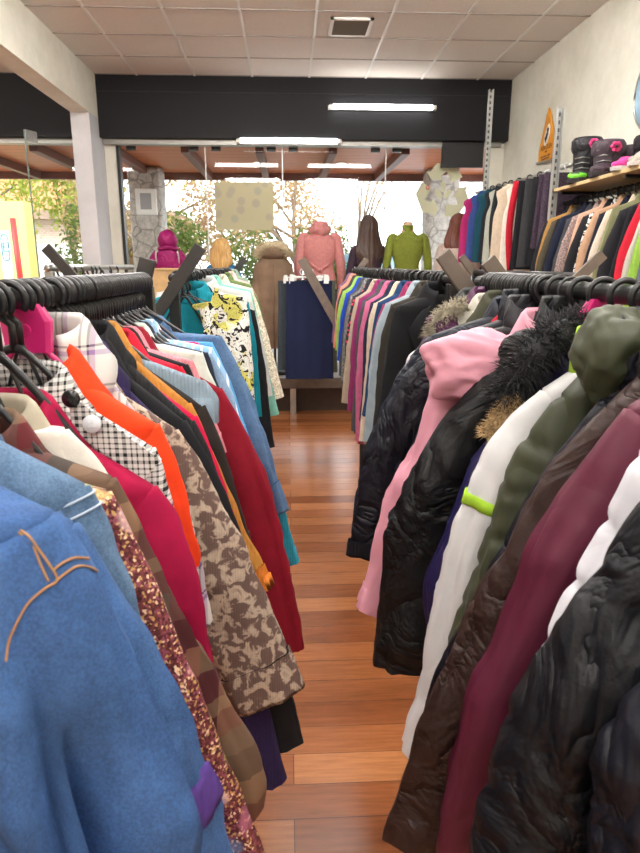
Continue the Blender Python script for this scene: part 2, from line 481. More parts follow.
    def neck_loop(prof, a_max=150, n=36, ry=.03):
        rows = []
        for i in range(n + 1):
            a = math.radians(-a_max + 2 * a_max * i / n)
            fr = smooth01((abs(math.degrees(a)) - 60) / 90)
            rows.append([(s * math.sin(a) * (nx + .004) * r, math.cos(a) * ry * (r * 1.0) , nz + z - dz * fr) for r, z, dz in prof])
        mm = MB(); mm.loft(rows, closed=False)
        o = mm.build('collar', cmat, root)
        sd = o.modifiers.new('thickness', 'SOLIDIFY'); sd.thickness = .004; sd.offset = 0
        return o
    if kind == 'shirt':
        neck_loop([(1.05, -.02, .05), (.98, .028, .03), (1.04, .036, .03), (1.16, .028, .035), (1.5, -.012, .07), (1.75, -.03, .095)])
    elif kind == 'blazer':
        neck_loop([(1.05, -.02, .05), (.98, .03, .03), (1.05, .038, .03), (1.2, .03, .04), (1.7, -.02, .06), (1.95, -.04, .07)])
        for q in (1, -1):
            mm = MB(); y = -(th + .012)
            ins = [(.05, nz - .03), (.042, nz - .1), (.03, nz - .2), (.012, nz - .32)]
            out = [(.085, nz - .05), (.125, nz - .11), (.09, nz - .2), (.016, nz - .325)]
            mm.loft([[(s * q * x, y - .004 + .012 * (i == 0), z) for i, (x, z) in enumerate(ins)], [(s * q * (a_[0] + b_[0]) / 2, y - .011, (a_[1] + b_[1]) / 2) for a_, b_ in zip(ins, out)], [(s * q * x, y - .004 + .012 * (i == 0), z) for i, (x, z) in enumerate(out)]], closed=False)
            o = mm.build('lapel', cmat, root)
            sd = o.modifiers.new('thickness', 'SOLIDIFY'); sd.thickness = .004
    elif kind == 'crew':
        neck_loop([(1.1, -.012, .045), (1.06, .006, .03), (1.12, .012, .03), (1.2, .0, .04), (1.22, -.012, .045)], 180)
    elif kind == 'stand':
        neck_loop([(1.1, -.02, .04), (1.08, .02, .03), (1.1, .05, .03), (1.2, .054, .03), (1.3, .02, .04), (1.3, -.01, .06)], 165)
    # hood
    if g.get('hood'):
        h = g['hood']
        mm = blob((s * h['c'][0], h['c'][1], h['c'][2]), h['r'], seed, amp=h.get('amp', .3), crease=h.get('crease', .06), freq=h.get('freq', 1.5), res=(64, 40) if hi == 2 else (36, 22))
        o = mm.build('hood', h.get('mat', mat), root)
        if h.get('label'): o['label'] = h['label']
        if h.get('fur'):
            f = h['fur']
            fo = fur_tube('fur_trim', [(s * p[0], p[1], p[2]) for p in f['path']], f['r'], f['mat'], o, f.get('n', 900), f.get('len', .03), seed, f.get('w', .0011))
            if f.get('label'): fo['label'] = f['label']
    if g.get('fur'):
        f = g['fur']
        fo = fur_tube('fur_trim', [(s * p[0], p[1], p[2]) for p in f['path']], f['r'], f['mat'], root, f.get('n', 700), f.get('len', .02), seed)
        fo['label'] = f['label']
    if g.get('buttons'):
        for (x, y, z, r, bm_) in g['buttons']:
            mm = MB(); mm.disc((s * x, y, z), r, 'y', .0035)
            for hx, hz in ((-.25, -.25), (.25, -.25), (-.25, .25), (.25, .25)):
                mm.disc((s * x + hx * r, y - .0035, z + hz * r), r * .1, 'y', .001, 8)
            mm.build('button', bm_, root)
    if g.get('epaulette'):
        bm_, pts_, y = g['epaulette']
        mm = MB(); mm.loft([[(s * p[0], y, p[1]) for p in pts_], [(s * p[0], y - .006, p[1]) for p in pts_]], True, True)
        mm.build('epaulette', bm_, root, smooth=False)
    if g.get('placket'):
        mm = MB(); y = -(th + .010)
        rows = []
        for i in range(14):
            z = nz - .05 + (hem + .02 - nz + .05) * i / 13
            yy = y - .002 + fold_y(0, z, seed, sz)
            rows.append([(-.014, yy, z), (0, yy - .004, z), (.014, yy, z)])
        mm.loft(rows, closed=False); mm.build('placket', g['placket'], root)
    if g.get('pockets'):
        for (x, z, w, h_, pm) in g['pockets']:
            y = -(th + .016)
            mm = MB(); mm.box((s * x - w / 2, y - .006, z - h_), (s * x + w / 2, y, z))
            o = mm.build('pocket', mat, root, smooth=False, bevel=.003)
            fl = MB(); fl.box((s * x - w / 2 - .004, y - .011, z - .03), (s * x + w / 2 + .004, y - .005, z + .012)); fl.build('pocket_flap', pm, o, smooth=False, bevel=.003)
    if g.get('hanger', True):
        ex = min(.15, (sx - .06))
        g['bar'] = (ex, min(-.10, nz + (sz - nz) * min(1, max(0, (ex - nx) / (sx - .035 - nx))) - .022, -.5 * abs(sz) - .03))
        hanger(g)
    return root
def fold_y(x, z, seed, sz):
    f = smooth01((sz + .05 - z) / .35)
    return f * (.007 * math.sin(x * 46 + 3 * ns(seed, z * 1.5, 0)) + .012 * ns(x * 9 + seed, z * 2.2, .3))

HANGER = {}
def hanger_meshes(style):
    if style in HANGER: return HANGER[style]
    col = {'black': M['hanger_black'], 'pink': M['hanger_pink'], 'white': M['hanger_white'], 'wire': M['hanger_wire']}[style]
    r = .0032 if style == 'wire' else .0052
    hk = MB()
    pts = []
    for i in range(25):
        a = math.radians(-35 + 245 * i / 24)
        pts.append((.0235 * math.cos(a), 0, .0235 * math.sin(a) - .002))
    pts = pts[::1] + [(-.012, 0, -.026), (0, 0, -.036), (0, 0, -.07)]
    hk.tube(pts, r, 8)
    hcol = M['hanger_black'] if style == 'pink' else col
    sb = MB()
    arm = [Vector((-.17, 0, -.1)), Vector((-.1, 0, -.05)), Vector((-.03, 0, -.008)), Vector((0, 0, 0)), Vector((.03, 0, -.008)), Vector((.1, 0, -.05)), Vector((.17, 0, -.1))]
    sb.tube(catmull(arm, 25), .0045 if style != 'wire' else .003, 8)
    o1 = hk.build('hook', hcol); o2 = sb.build('shoulder_bar', col)
    HANGER[style] = (o1, o2, [False])
    return HANGER[style]
def hanger(g):
    style = g.get('hanger_style', 'black')
    hk, sb, used = hanger_meshes(style)
    root = empty('clothes_hanger', (g['X'], g['D'], g['zr']), g.get('rot', 0))
    desc = {'black': 'black plastic hanger', 'pink': 'magenta plastic hanger', 'white': 'white plastic hanger', 'wire': 'thin grey hanger'}[style]
    tag(root, g.get('hanger_label', desc + ' inside the ' + g['short']), 'hanger', g.get('hanger_group'))
    if not used[0]:
        a, b = hk, sb; used[0] = True
    else:
        a, b = hk.copy(), sb.copy(); COL.objects.link(a); COL.objects.link(b)
    a.parent = root; b.parent = root
    b.location = (0, 0, -.068); ex, ez = g.get('bar', (.11, -.25))
    b.scale = (ex / .17, 1, (-.068 - ez) / .1)
    if style == 'pink':
        m = MB(); m.loft([[(x * k, y, z) for x, z in ((-.032, -.08), (-.036, -.035), (-.022, -.01), (.022, -.01), (.036, -.035), (.032, -.08))] for y, k in ((-.010, .8), (-.006, 1), (.006, 1), (.010, .8))], True, True)
        m.disc((0, -.012, -.047), .009, 'y', .003)
        m.build('neck_plate', M['hanger_pink'], root, smooth=False)
    return root

M = {}
M['hanger_black'] = plain('black_hanger_plastic', rgb(24, 24, 26), .32)
M['hanger_pink'] = plain('magenta_hanger_plastic', rgb(196, 30, 110), .35)
M['hanger_white'] = plain('white_hanger_plastic', rgb(225, 225, 222), .35)
M['hanger_wire'] = plain('grey_hanger_wire', rgb(60, 60, 62), .3, .6)
M['rail_black'] = plain('black_painted_steel', rgb(34, 33, 33), .38, .3)
M['steel'] = plain('galvanised_steel', rgb(176, 176, 172), .35, .85, var=.12)
M['button_black'] = plain('black_button', rgb(20, 20, 22), .25)
M['button_white'] = plain('pearl_button', rgb(205, 208, 214), .25)
M['stitch'] = plain('orange_thread', rgb(160, 118, 74), .7)
M['purple_cord'] = cloth(rgb(78, 52, 122), 'knit')
M['lime'] = cloth(rgb(150, 190, 50))
M['stitch_white'] = plain('pale_thread', rgb(176, 190, 205), .7)
def fur_mat(name, a, b_):
    m, nt, b = new_mat(name)
    nt.links.new(ramp(nt, noise_node(nt, 60, 3), [(.3, a), (.7, b_)]), b.inputs['Base Color'])
    b.inputs['Roughness'].default_value = .8
    return m
M['fur_black'] = fur_mat('black_fur', rgb(16, 16, 18), rgb(44, 43, 46))
M['fur_cream'] = fur_mat('cream_fur', rgb(170, 150, 115), rgb(222, 208, 178))
M['fur_grey'] = fur_mat('grey_brown_fur', rgb(112, 104, 88), rgb(176, 168, 146))

M['blue_rosette'] = plain('blue_rosette', rgb(40, 60, 170), .5)
M['fur_tan'] = fur_mat('tan_fur', rgb(140, 112, 74), rgb(196, 168, 124))
AREA_W = 20; SKY = 4.5; SUN = 3.6; TUBE_S = 74


# ------------------------------------------------------------------ garments on their racks
RACKS = {'left': (-.38, 1, 1.455, 'denim rack'), 'right': (.52, -1, 1.455, 'winter coat rack'), 'rfar': (.5, -1, 1.455, 'blouse rack'),
         'lfar': (-.4, 1, 1.455, 'flowered blouse rack'), 'lthird': (-1.0, 1, 1.47, 'grey steel rail'), 'rthird': (1.15, -1, 1.44, 'back rack'),
         'wall': (2.05, -1, 1.94, 'wall rail'), 'bay': (2.1, -1, 2.2, 'upper wall rail')}
COUNT = [0]
def G(rack, D, name, short, label, pts, mat, cat, **k):
    X, s, zr, rn = RACKS[rack]
    COUNT[0] += 1
    rnd = random.Random(COUNT[0] * 7 + 1)
    g = dict(X=X, s=s, zr=zr, D=D, name=name, short=short, label=label, cat=cat, pts=pts, mat=mat, seed=COUNT[0] * 1.7,
             group='garments on the ' + rn, hanger_group='hangers on the ' + rn, rot=math.radians(rnd.uniform(-2.5, 2.5)))
    g.update(k)
    return garment(g)
G('left', 0.430, 'denim_jacket', 'mid blue denim jacket with orange stitching', 'mid blue denim jacket with orange stitched shoulder seams, largest garment on the denim rack', [(0.219,-0.124),(0.242,-0.173),(0.258,-0.261),(0.273,-0.424),(0.303,-0.704)], cloth(rgb(57,89,139),'denim'), 'jacket', pleat=0.045, hi=2, th=0.026, a0=0.1, a1=0.075, b0=0.06, b1=0.05, amp=0.006, seams=[[(.179,0,-.123),(.193,-.012,-.127),(.206,-.021,-.13),(.213,-.022,-.141),(.219,-.023,-.151),(.223,-.024,-.161),(.216,-.028,-.165),(.207,-.033,-.172),(.2,-.036,-.183),(.194,-.04,-.196),(.193,-.046,-.208)],[(.183,-.008,-.122),(.196,-.016,-.128),(.208,-.021,-.137),(.213,-.024,-.149),(.218,-.026,-.161)],[(.223,-.024,-.161),(.228,-.019,-.158),(.233,-.012,-.157),(.238,-.003,-.162),(.24,.006,-.17)],[(.22,-.023,-.155),(.226,-.018,-.151),(.232,-.011,-.151),(.237,0,-.157)]], yf=-0.02, pockets=[(.1,-.33,.11,.13,cloth(rgb(57,89,139),'denim'))], placket=cloth(rgb(57,89,139),'denim'), hem=-0.6, neck=(0.06, -0.09))
G('left', 0.525, 'denim_jacket', 'denim jacket with purple corduroy trim', 'mid blue denim jacket with purple corduroy trim on its sleeve and flap', [(0.195,-0.176),(0.226,-0.243),(0.270,-0.359),(0.313,-0.531),(0.343,-0.731)], cloth(rgb(62,94,142),'denim'), 'jacket', pleat=0.012, hi=2, th=0.024, amp=0.006, a0=0.09, a1=0.07, b0=0.045, b1=0.045, band=(M['purple_cord'],.52,.6), band_label='purple corduroy band', hem=-0.62)
G('left', 0.585, 'denim_shirt', 'pale washed denim shirt', 'pale washed denim shirt with a white collar edge, between denim jacket and sequined jacket', [(0.188,-0.161),(0.207,-0.214),(0.230,-0.317),(0.260,-0.617)], cloth(rgb(88,114,143),'denim'), 'shirt', hi=2, th=0.018, amp=0.005, stitch=M['stitch_white'], hem=-0.7, neck=(0.06, -0.085))
G('left', 0.650, 'sequined_jacket', 'pink and gold sequined jacket', 'pink and gold sequined jacket with embroidered flowers', [(0.191,-0.188),(0.219,-0.258),(0.260,-0.380),(0.298,-0.516),(0.343,-0.671),(0.363,-0.791)], pat('sequin'), 'jacket', hi=2, th=0.016, amp=0.003, collar='crew', a0=0.075, a1=0.05, hem=-0.75, neck=(0.06, -0.145))
G('left', 0.730, 'tartan_coat', 'brown and red tartan coat', 'brown, red and black tartan wool coat with a wide pale collar', [(0.175,-0.199),(0.225,-0.317),(0.274,-0.441),(0.337,-0.611),(0.337,-0.671)], pat('tartan'), 'coat', hi=2, th=0.026, amp=0.006, hem=-0.95, a0=0.09, a1=0.07, neck=(0.06, -0.155))
G('left', 0.785, 'cream_coat', 'cream coat with a beige collar', 'cream coat with a beige turned-up collar, between tartan coat and crimson coat', [(0.107,-0.152),(0.151,-0.214),(0.181,-0.332),(0.231,-0.582)], cloth(rgb(212,206,196),'woven'), 'coat', hi=2, th=0.014, collar_mat=cloth(rgb(168,160,142),'woven'), neck=(0.055, -0.15))
G('left', 0.835, 'crimson_coat', 'bright crimson coat', 'bright crimson smooth wool coat lying against the black and white checked jacket', [(0.199,-0.247),(0.235,-0.323),(0.264,-0.494),(0.284,-0.644)], cloth(rgb(150,10,58),'woven'), 'coat', hi=2, th=0.022, amp=0.006, a0=0.09, collar='blazer', neck=(0.055, -0.155))
G('left', 0.905, 'checked_jacket', 'black and white checked jacket', 'black and white fine-checked jacket with a pearl button on its shoulder tab', [(0.187,-0.211),(0.210,-0.286),(0.233,-0.392),(0.243,-0.452)], pat('glen'), 'jacket', hi=2, th=0.02, amp=0.004, epaulette=(pat('glen'),[(.09,-.175),(.18,-.245),(.205,-.215),(.085,-.12)],-.042), buttons=[(.118,-.055,-.162,.0125,M['button_white']),(.092,-.052,-.128,.012,M['button_black'])], neck=(0.055, -0.125))
G('left', 0.960, 'orange_coat', 'bright orange coat', 'bright orange red coat with a broad collar', [(0.182,-0.191),(0.210,-0.274),(0.234,-0.393),(0.234,-0.423)], cloth(rgb(226,62,22),'woven'), 'coat', hanger_style='pink', hi=2, th=0.02, amp=0.005, collar='blazer', neck=(0.055, -0.11))
G('left', 1.005, 'checked_shirt', 'white checked shirt with purple lines', 'white shirt with black and purple checks and a tall striped collar behind the orange coat', [(0.157,-0.204),(0.213,-0.350),(0.245,-0.551)], pat('white_check'), 'shirt', hi=2, th=0.012, amp=0.005, neck=(0.06, -0.065))
G('left', 1.085, 'leopard_jacket', 'brown leopard print jacket', 'brown and beige leopard print corduroy jacket with a wide cuff', [(0.187,-0.233),(0.249,-0.344),(0.316,-0.508),(0.400,-0.742)], pat('leopard'), 'jacket', hi=2, th=0.02, amp=0.006, a0=0.09, a1=0.075, b1=0.04, cuff_mat=pat('leopard'), cuff=0.14, neck=(0.055, -0.14))
G('left', 1.112, 'long_cardigan', 'dark purple long cardigan', 'dark purple long cardigan whose hem hangs lowest by the leopard jacket', [(0.178,-0.244),(0.266,-0.453),(0.368,-0.974)], cloth(rgb(40,30,70),'knit'), 'cardigan', hi=1, th=0.012, hem=-0.98)
G('left', 1.140, 'black_coat', 'long black coat', 'long black wool coat whose black cuff shows beneath the leopard jacket', [(0.194,-0.229),(0.258,-0.364),(0.322,-0.572),(0.404,-0.909)], cloth(rgb(22,22,26),'woven'), 'coat', hi=1, th=0.016, a1=0.07)
G('left', 1.165, 'black_cardigan', 'black knitted cardigan', 'black knitted cardigan with a thick padded collar, between long black coat and pink red blouse', [(0.205,-0.235),(0.250,-0.353),(0.307,-0.564)], cloth(rgb(30,30,32),'knit'), 'cardigan', hi=1, th=0.014, neck=(0.055, -0.09))
G('left', 1.185, 'pink_red_blouse', 'pink red blouse', 'pink red blouse squeezed between black cardigan and mustard shirt', [(0.206,-0.232),(0.231,-0.303),(0.279,-0.465)], cloth(rgb(196,20,66),'woven'), 'blouse', hi=1, th=0.01)
G('left', 1.215, 'mustard_shirt', 'mustard corduroy shirt', 'mustard yellow corduroy shirt with a buttoned orange cuff', [(0.193,-0.211),(0.233,-0.308),(0.278,-0.434),(0.348,-0.586)], cloth(rgb(176,120,52),'knit'), 'shirt', hi=1, th=0.012, a1=0.05, cuff_mat=cloth(rgb(196,112,40),'knit'), cuff=0.13, neck=(0.055, -0.095))
G('left', 1.245, 'dark_brown_jacket', 'dark brown jacket', 'dark brown nearly black jacket lying over the mustard shirt', [(0.214,-0.224),(0.259,-0.342),(0.310,-0.536)], cloth(rgb(40,34,32),'woven'), 'jacket', hi=1, th=0.014)
G('left', 1.275, 'grey_tee', 'pale grey blue T-shirt', 'pale grey blue short-sleeved T-shirt', [(0.212,-0.177),(0.238,-0.212),(0.238,-0.262)], cloth(rgb(126,144,158),'knit'), 'T-shirt', hi=1, th=0.007, tee=1, collar='crew', a0=0.06, a1=0.055, hem=-0.6, neck=(0.055, -0.12))
G('left', 1.310, 'red_jacket', 'bright red jacket', 'bright red jacket with a turned-down collar, on the shoulder line before the pink cardigan', [(0.162,-0.156),(0.190,-0.206),(0.236,-0.336)], cloth(rgb(178,18,44),'woven'), 'jacket', hi=1, th=0.012, collar='blazer', neck=(0.055, -0.12))
G('left', 1.345, 'black_blouse', 'thin black blouse', 'thin black blouse between red jacket and pink cardigan', [(0.169,-0.157),(0.195,-0.217),(0.239,-0.357)], cloth(rgb(26,25,28),'woven'), 'blouse', hi=1, th=0.009, neck=(0.055, -0.12))
G('left', 1.375, 'pink_cardigan', 'dusty pink cardigan', 'dusty pink cardigan just before the dark red coat', [(0.175,-0.153),(0.200,-0.219),(0.242,-0.355)], cloth(rgb(206,130,140),'knit'), 'cardigan', hi=1, th=0.011, neck=(0.055, -0.12))
G('left', 1.415, 'dark_red_coat', 'dark red coat', 'dark red coat with a long hanging sleeve', [(0.230,-0.222),(0.300,-0.360),(0.355,-0.540),(0.414,-0.876)], cloth(rgb(126,14,34),'woven'), 'coat', hi=2, th=0.02, amp=0.005, a0=0.085, a1=0.068, neck=(0.06, -0.125))
G('left', 1.460, 'mint_shirt', 'pale mint shirt', 'pale mint white shirt just behind the dark red coat', [(0.186,-0.147),(0.208,-0.207),(0.263,-0.355)], cloth(rgb(205,214,204),'woven'), 'shirt', hi=1, th=0.01, neck=(0.055, -0.12))
G('left', 1.490, 'navy_shirt', 'dark navy shirt', 'dark navy shirt between mint shirt and faded jean shirt', [(0.193,-0.151),(0.220,-0.229),(0.267,-0.376)], cloth(rgb(30,36,52),'woven'), 'shirt', hi=1, th=0.009, neck=(0.055, -0.12))
G('left', 1.525, 'jean_shirt', 'faded jean shirt', 'faded light blue jean shirt with stitched shoulders', [(0.198,-0.158),(0.238,-0.248),(0.293,-0.425)], cloth(rgb(128,156,186),'denim'), 'shirt', hi=1, th=0.012, neck=(0.055, -0.12))
G('left', 1.560, 'striped_shirt', 'pale blue striped shirt', 'pale blue and white striped cotton shirt', [(0.197,-0.148),(0.237,-0.242),(0.280,-0.383)], pat('pinstripe'), 'shirt', hi=1, th=0.01, neck=(0.055, -0.12))
G('left', 1.595, 'magenta_blouse', 'magenta blouse', 'magenta blouse of which only the collar shows behind the striped shirt', [(0.157,-0.140),(0.193,-0.200),(0.248,-0.366)], cloth(rgb(176,20,88),'woven'), 'blouse', hi=1, th=0.009, neck=(0.055, -0.135))
G('left', 1.630, 'sky_blue_shirt', 'sky blue shirt', 'sky blue shirt just before the folded-cuff denim shirt', [(0.187,-0.145),(0.229,-0.237),(0.275,-0.402)], cloth(rgb(86,160,210),'woven'), 'shirt', hi=1, th=0.01, neck=(0.055, -0.14))
G('left', 1.670, 'denim_overshirt', 'slate blue denim overshirt', 'slate blue denim overshirt with a broad buttoned cuff', [(0.208,-0.134),(0.277,-0.271),(0.327,-0.414),(0.373,-0.610)], cloth(rgb(84,112,148),'denim'), 'shirt', hi=2, th=0.016, amp=0.004, a1=0.066, cuff_mat=cloth(rgb(84,112,148),'denim'), cuff=0.17, neck=(0.055, -0.12))
G('left', 1.710, 'teal_sweater', 'teal sweater', 'teal blue sweater whose sleeve end hangs below the slate blue denim cuff', [(0.199,-0.143),(0.304,-0.396),(0.405,-0.788)], cloth(rgb(42,140,166),'knit'), 'sweater', hi=1, th=0.014, collar='crew', neck=(0.055, -0.145))
G('right', 0.400, 'navy_puffer_jacket', 'navy puffer jacket', 'navy puffer jacket in the lowest corner of the winter coat rack', [(0.210,-0.160),(0.270,-0.300),(0.276,-0.366),(0.282,-0.437),(0.282,-0.687)], cloth(rgb(17,19,28),'nylon'), 'jacket', hi=2, th=0.04, puff=0.07, amp=0.01, a0=0.1, a1=0.08, b0=0.06, b1=0.05)
G('right', 0.500, 'black_puffer_jacket', 'black puffer jacket', 'blue black crumpled puffer jacket just before the white puffer jacket', [(0.220,-0.150),(0.225,-0.161),(0.265,-0.240),(0.297,-0.323),(0.322,-0.426),(0.345,-0.517),(0.355,-0.717)], cloth(rgb(14,15,20),'nylon'), 'jacket', hi=2, th=0.035, puff=0.06, amp=0.011, a0=0.1, a1=0.085, b0=0.055, b1=0.05)
G('right', 0.605, 'white_puffer_jacket', 'white puffer jacket', 'glossy white puffer jacket with bulging quilted sleeve', [(0.166,-0.142),(0.193,-0.223),(0.218,-0.279),(0.235,-0.335),(0.252,-0.413),(0.272,-0.563)], cloth(rgb(208,208,214),'smooth'), 'jacket', hi=2, th=0.03, puff=0.11, amp=0.004, a0=0.085, a1=0.06, b0=0.045, b1=0.04)
G('right', 0.700, 'burgundy_coat', 'burgundy coat', 'smooth burgundy raincoat with a long sleeve', [(0.132,-0.116),(0.196,-0.213),(0.239,-0.292),(0.278,-0.409),(0.310,-0.499),(0.330,-0.708),(0.310,-0.758)], cloth(rgb(84,25,46),'smooth'), 'coat', hi=2, th=0.026, amp=0.006, pleat=0.012, a0=0.1, a1=0.095, b0=0.045, b1=0.045, collar='stand')
G('right', 0.780, 'brown_jacket', 'dark brown quilted jacket', 'dark brown quilted jacket between burgundy coat and navy jacket', [(0.119,-0.130),(0.184,-0.211),(0.244,-0.319),(0.308,-0.459),(0.366,-0.614),(0.398,-0.753)], cloth(rgb(46,29,25),'nylon'), 'jacket', hi=2, th=0.026, puff=0.025, amp=0.007, a0=0.1, a1=0.085, b0=0.04, b1=0.04, collar='stand')
G('right', 0.845, 'navy_jacket', 'dark navy jacket', 'dark navy jacket of which a strip shows between brown jacket and olive puffer coat', [(0.091,-0.133),(0.167,-0.248),(0.250,-0.408),(0.306,-0.528),(0.335,-0.642)], cloth(rgb(13,14,25),'nylon'), 'jacket', hi=2, th=0.014, amp=0.004, collar='stand')
G('right', 0.920, 'olive_puffer_coat', 'olive green puffer coat', 'olive green quilted puffer coat with a large bunched hood', [(0.116,-0.144),(0.170,-0.232),(0.212,-0.366),(0.233,-0.443),(0.276,-0.589),(0.276,-0.689)], cloth(rgb(54,58,40),'smooth'), 'coat', hi=2, th=0.034, puff=0.1, amp=0.006, a0=0.095, a1=0.08, b0=0.045, b1=0.04, hood=dict(c=(.064,-.05,-.078),r=(.06,.05,.066),amp=.22,crease=.05,freq=1.1,label='bunched olive hood',mat=cloth(rgb(58,62,44),'smooth')), collar='stand')
G('right', 0.985, 'white_ski_jacket', 'white ski jacket', 'white ski jacket with lime green collar and sleeve tab', [(0.119,-0.149),(0.181,-0.214),(0.233,-0.326),(0.267,-0.468),(0.295,-0.673),(0.325,-0.808)], cloth(rgb(206,207,208),'smooth'), 'jacket', hi=2, th=0.026, puff=0.02, amp=0.006, a0=0.09, a1=0.07, b0=0.04, b1=0.035, collar='stand', collar_mat=M['lime'], band=(M['lime'],.335,.375), band_label='lime green sleeve tab', neck=(0.052, -0.105))
G('right', 1.055, 'purple_jacket', 'dark purple jacket', 'dark purple jacket behind the white ski jacket', [(0.060,-0.078),(0.142,-0.197),(0.198,-0.277),(0.263,-0.445),(0.287,-0.524),(0.277,-0.604)], cloth(rgb(30,24,70),'smooth'), 'jacket', hi=2, th=0.024, amp=0.006, collar='stand', neck=(0.06, -0.115), hanger_style='pink', fur=dict(path=[(.128,-.015,-.175),(.152,-.018,-.203),(.182,-.02,-.245)],r=.014,mat=M['fur_tan'],n=1000,len=.022,label='tan fur trim'))
G('right', 1.130, 'black_parka', 'black parka with a black fur hood', 'black parka with a shaggy black fur hood', [(0.131,-0.118),(0.226,-0.219),(0.310,-0.373),(0.339,-0.509),(0.362,-0.733)], cloth(rgb(13,13,15),'nylon'), 'parka', hi=2, th=0.034, amp=0.01, puff=0.02, a0=0.1, a1=0.085, b0=0.045, b1=0.045, hood=dict(c=(.08,-.04,-.11),r=(.07,.045,.055),amp=.25,fur=dict(path=[(.02,-.07,-.055),(.06,-.08,-.065),(.10,-.085,-.095),(.13,-.08,-.14),(.14,-.07,-.185)],r=.026,mat=M['fur_black'],n=1800,len=.035)), collar='stand')
G('right', 1.235, 'pink_parka', 'pale pink parka', 'pale pink parka with a big hood draped over its shoulder', [(0.230,-0.136),(0.274,-0.298),(0.322,-0.411),(0.356,-0.537),(0.391,-0.646)], cloth(rgb(204,142,158),'smooth'), 'parka', hi=2, th=0.03, amp=0.008, a0=0.09, a1=0.075, b0=0.045, b1=0.045, hood=dict(c=(.165,-.045,-.14),r=(.115,.06,.068),amp=.3,crease=.05,freq=1.2,label='large draped pink hood',fur=dict(path=[(.02,-.03,-.075),(.035,-.06,-.10),(.045,-.07,-.135),(.05,-.07,-.17)],r=.016,mat=M['fur_cream'],n=700,len=.022,label='short cream fur edge')))
G('right', 1.290, 'charcoal_jacket', 'charcoal zipped jacket', 'charcoal zipped jacket hanging upright behind the pink parka hood', [(0.136,-0.088),(0.190,-0.145),(0.247,-0.270),(0.347,-0.570)], cloth(rgb(34,33,37),'nylon'), 'jacket', hi=1, th=0.016, amp=0.004, collar='stand', neck=(0.06, -0.07))
G('right', 1.345, 'navy_quilted_coat', 'navy quilted coat', 'black navy quilted coat with knitted cuff beside the pink parka', [(0.208,-0.110),(0.276,-0.186),(0.345,-0.328),(0.372,-0.443),(0.392,-0.583)], cloth(rgb(14,16,25),'nylon'), 'coat', hi=2, th=0.026, puff=0.05, amp=0.006, a0=0.09, a1=0.065, cuff_mat=cloth(rgb(18,20,28),'knit'), cuff=0.07, collar='stand')
G('right', 1.390, 'red_lined_jacket', 'red jacket', 'red jacket of which only the shoulder shows behind the pink hood', [(0.123,-0.102),(0.188,-0.141),(0.246,-0.249),(0.266,-0.549)], cloth(rgb(170,24,44),'woven'), 'jacket', hi=1, th=0.012, neck=(0.06, -0.1))
G('right', 1.425, 'navy_down_coat', 'navy down coat', 'faded navy down coat behind the quilted navy coat', [(0.208,-0.110),(0.286,-0.221),(0.339,-0.350),(0.374,-0.548)], cloth(rgb(24,28,40),'nylon'), 'coat', hi=1, th=0.022, puff=0.08, amp=0.005)
G('right', 1.470, 'olive_cap_coat', 'olive cotton coat', 'olive cotton coat with its collar showing just under the coat rack rail', [(0.079,-0.074),(0.171,-0.113),(0.260,-0.241),(0.320,-0.541)], cloth(rgb(62,62,48),'woven'), 'coat', hi=1, th=0.014, neck=(0.06, -0.05))
G('right', 1.510, 'white_down_jacket', 'white down jacket', 'white down jacket with one puffy sleeve end between the navy coats and black blazer', [(0.189,-0.129),(0.240,-0.176),(0.248,-0.237),(0.248,-0.337)], cloth(rgb(212,212,214),'nylon'), 'jacket', hi=1, th=0.024, puff=0.12, amp=0.004, a0=0.06, a1=0.05)
G('right', 1.550, 'cream_jacket', 'cream jacket', 'cream jacket whose rounded shoulder shows at the end of the coat rack', [(0.125,-0.066),(0.171,-0.121),(0.208,-0.257),(0.258,-0.557)], cloth(rgb(176,172,160),'woven'), 'jacket', hi=1, th=0.018, neck=(0.06, -0.06))
G('right', 1.600, 'plum_parka', 'plum parka with a grey fur hood', 'plum parka with a shaggy grey brown fur hood', [(0.137,-0.084),(0.189,-0.152),(0.231,-0.293),(0.261,-0.543)], cloth(rgb(74,36,66),'nylon'), 'parka', hi=1, th=0.02, hood=dict(c=(.13,-.04,-.10),r=(.05,.035,.045),amp=.3,fur=dict(path=[(.09,-.05,-.05),(.13,-.055,-.06),(.16,-.055,-.09),(.17,-.05,-.125)],r=.015,mat=M['fur_grey'],n=900,len=.024)))
G('right', 1.645, 'dark_grey_coat', 'dark grey hooded coat', 'dark grey coat at the far end of the coat rack with a rumpled collar', [(0.076,-0.055),(0.143,-0.119),(0.207,-0.275),(0.257,-0.575)], cloth(rgb(56,58,58),'nylon'), 'coat', hi=1, th=0.02, neck=(0.07, -0.05))
G('rfar', 2.050, 'black_blazer', 'wide black blazer', 'wide black blazer at the front of the blouse rack', [(0.161,-0.083),(0.193,-0.222),(0.223,-0.489),(0.223,-0.609)], cloth(rgb(19,19,22),'woven'), 'blazer', hi=1, th=0.024, collar='blazer')
G('rfar', 2.160, 'brown_black_blazer', 'brown black blazer', 'brown black blazer edge just behind the wide black blazer', [(0.157,-0.083),(0.197,-0.236),(0.232,-0.590)], cloth(rgb(48,44,38),'woven'), 'blazer', hi=1, th=0.018, collar='blazer')
G('rfar', 2.290, 'grey_blue_jacket', 'pale grey blue jacket', 'pale grey blue jacket between dark blazers and berry blouse', [(0.154,-0.087),(0.201,-0.235),(0.231,-0.589)], cloth(rgb(142,156,164),'woven'), 'jacket', hi=1, th=0.02)
G('rfar', 2.410, 'berry_blouse', 'berry pink blouse', 'berry pink blouse next after the pale grey blue jacket', [(0.147,-0.098),(0.182,-0.212),(0.204,-0.462)], cloth(rgb(130,40,78),'woven'), 'blouse', hi=0, th=0.014)
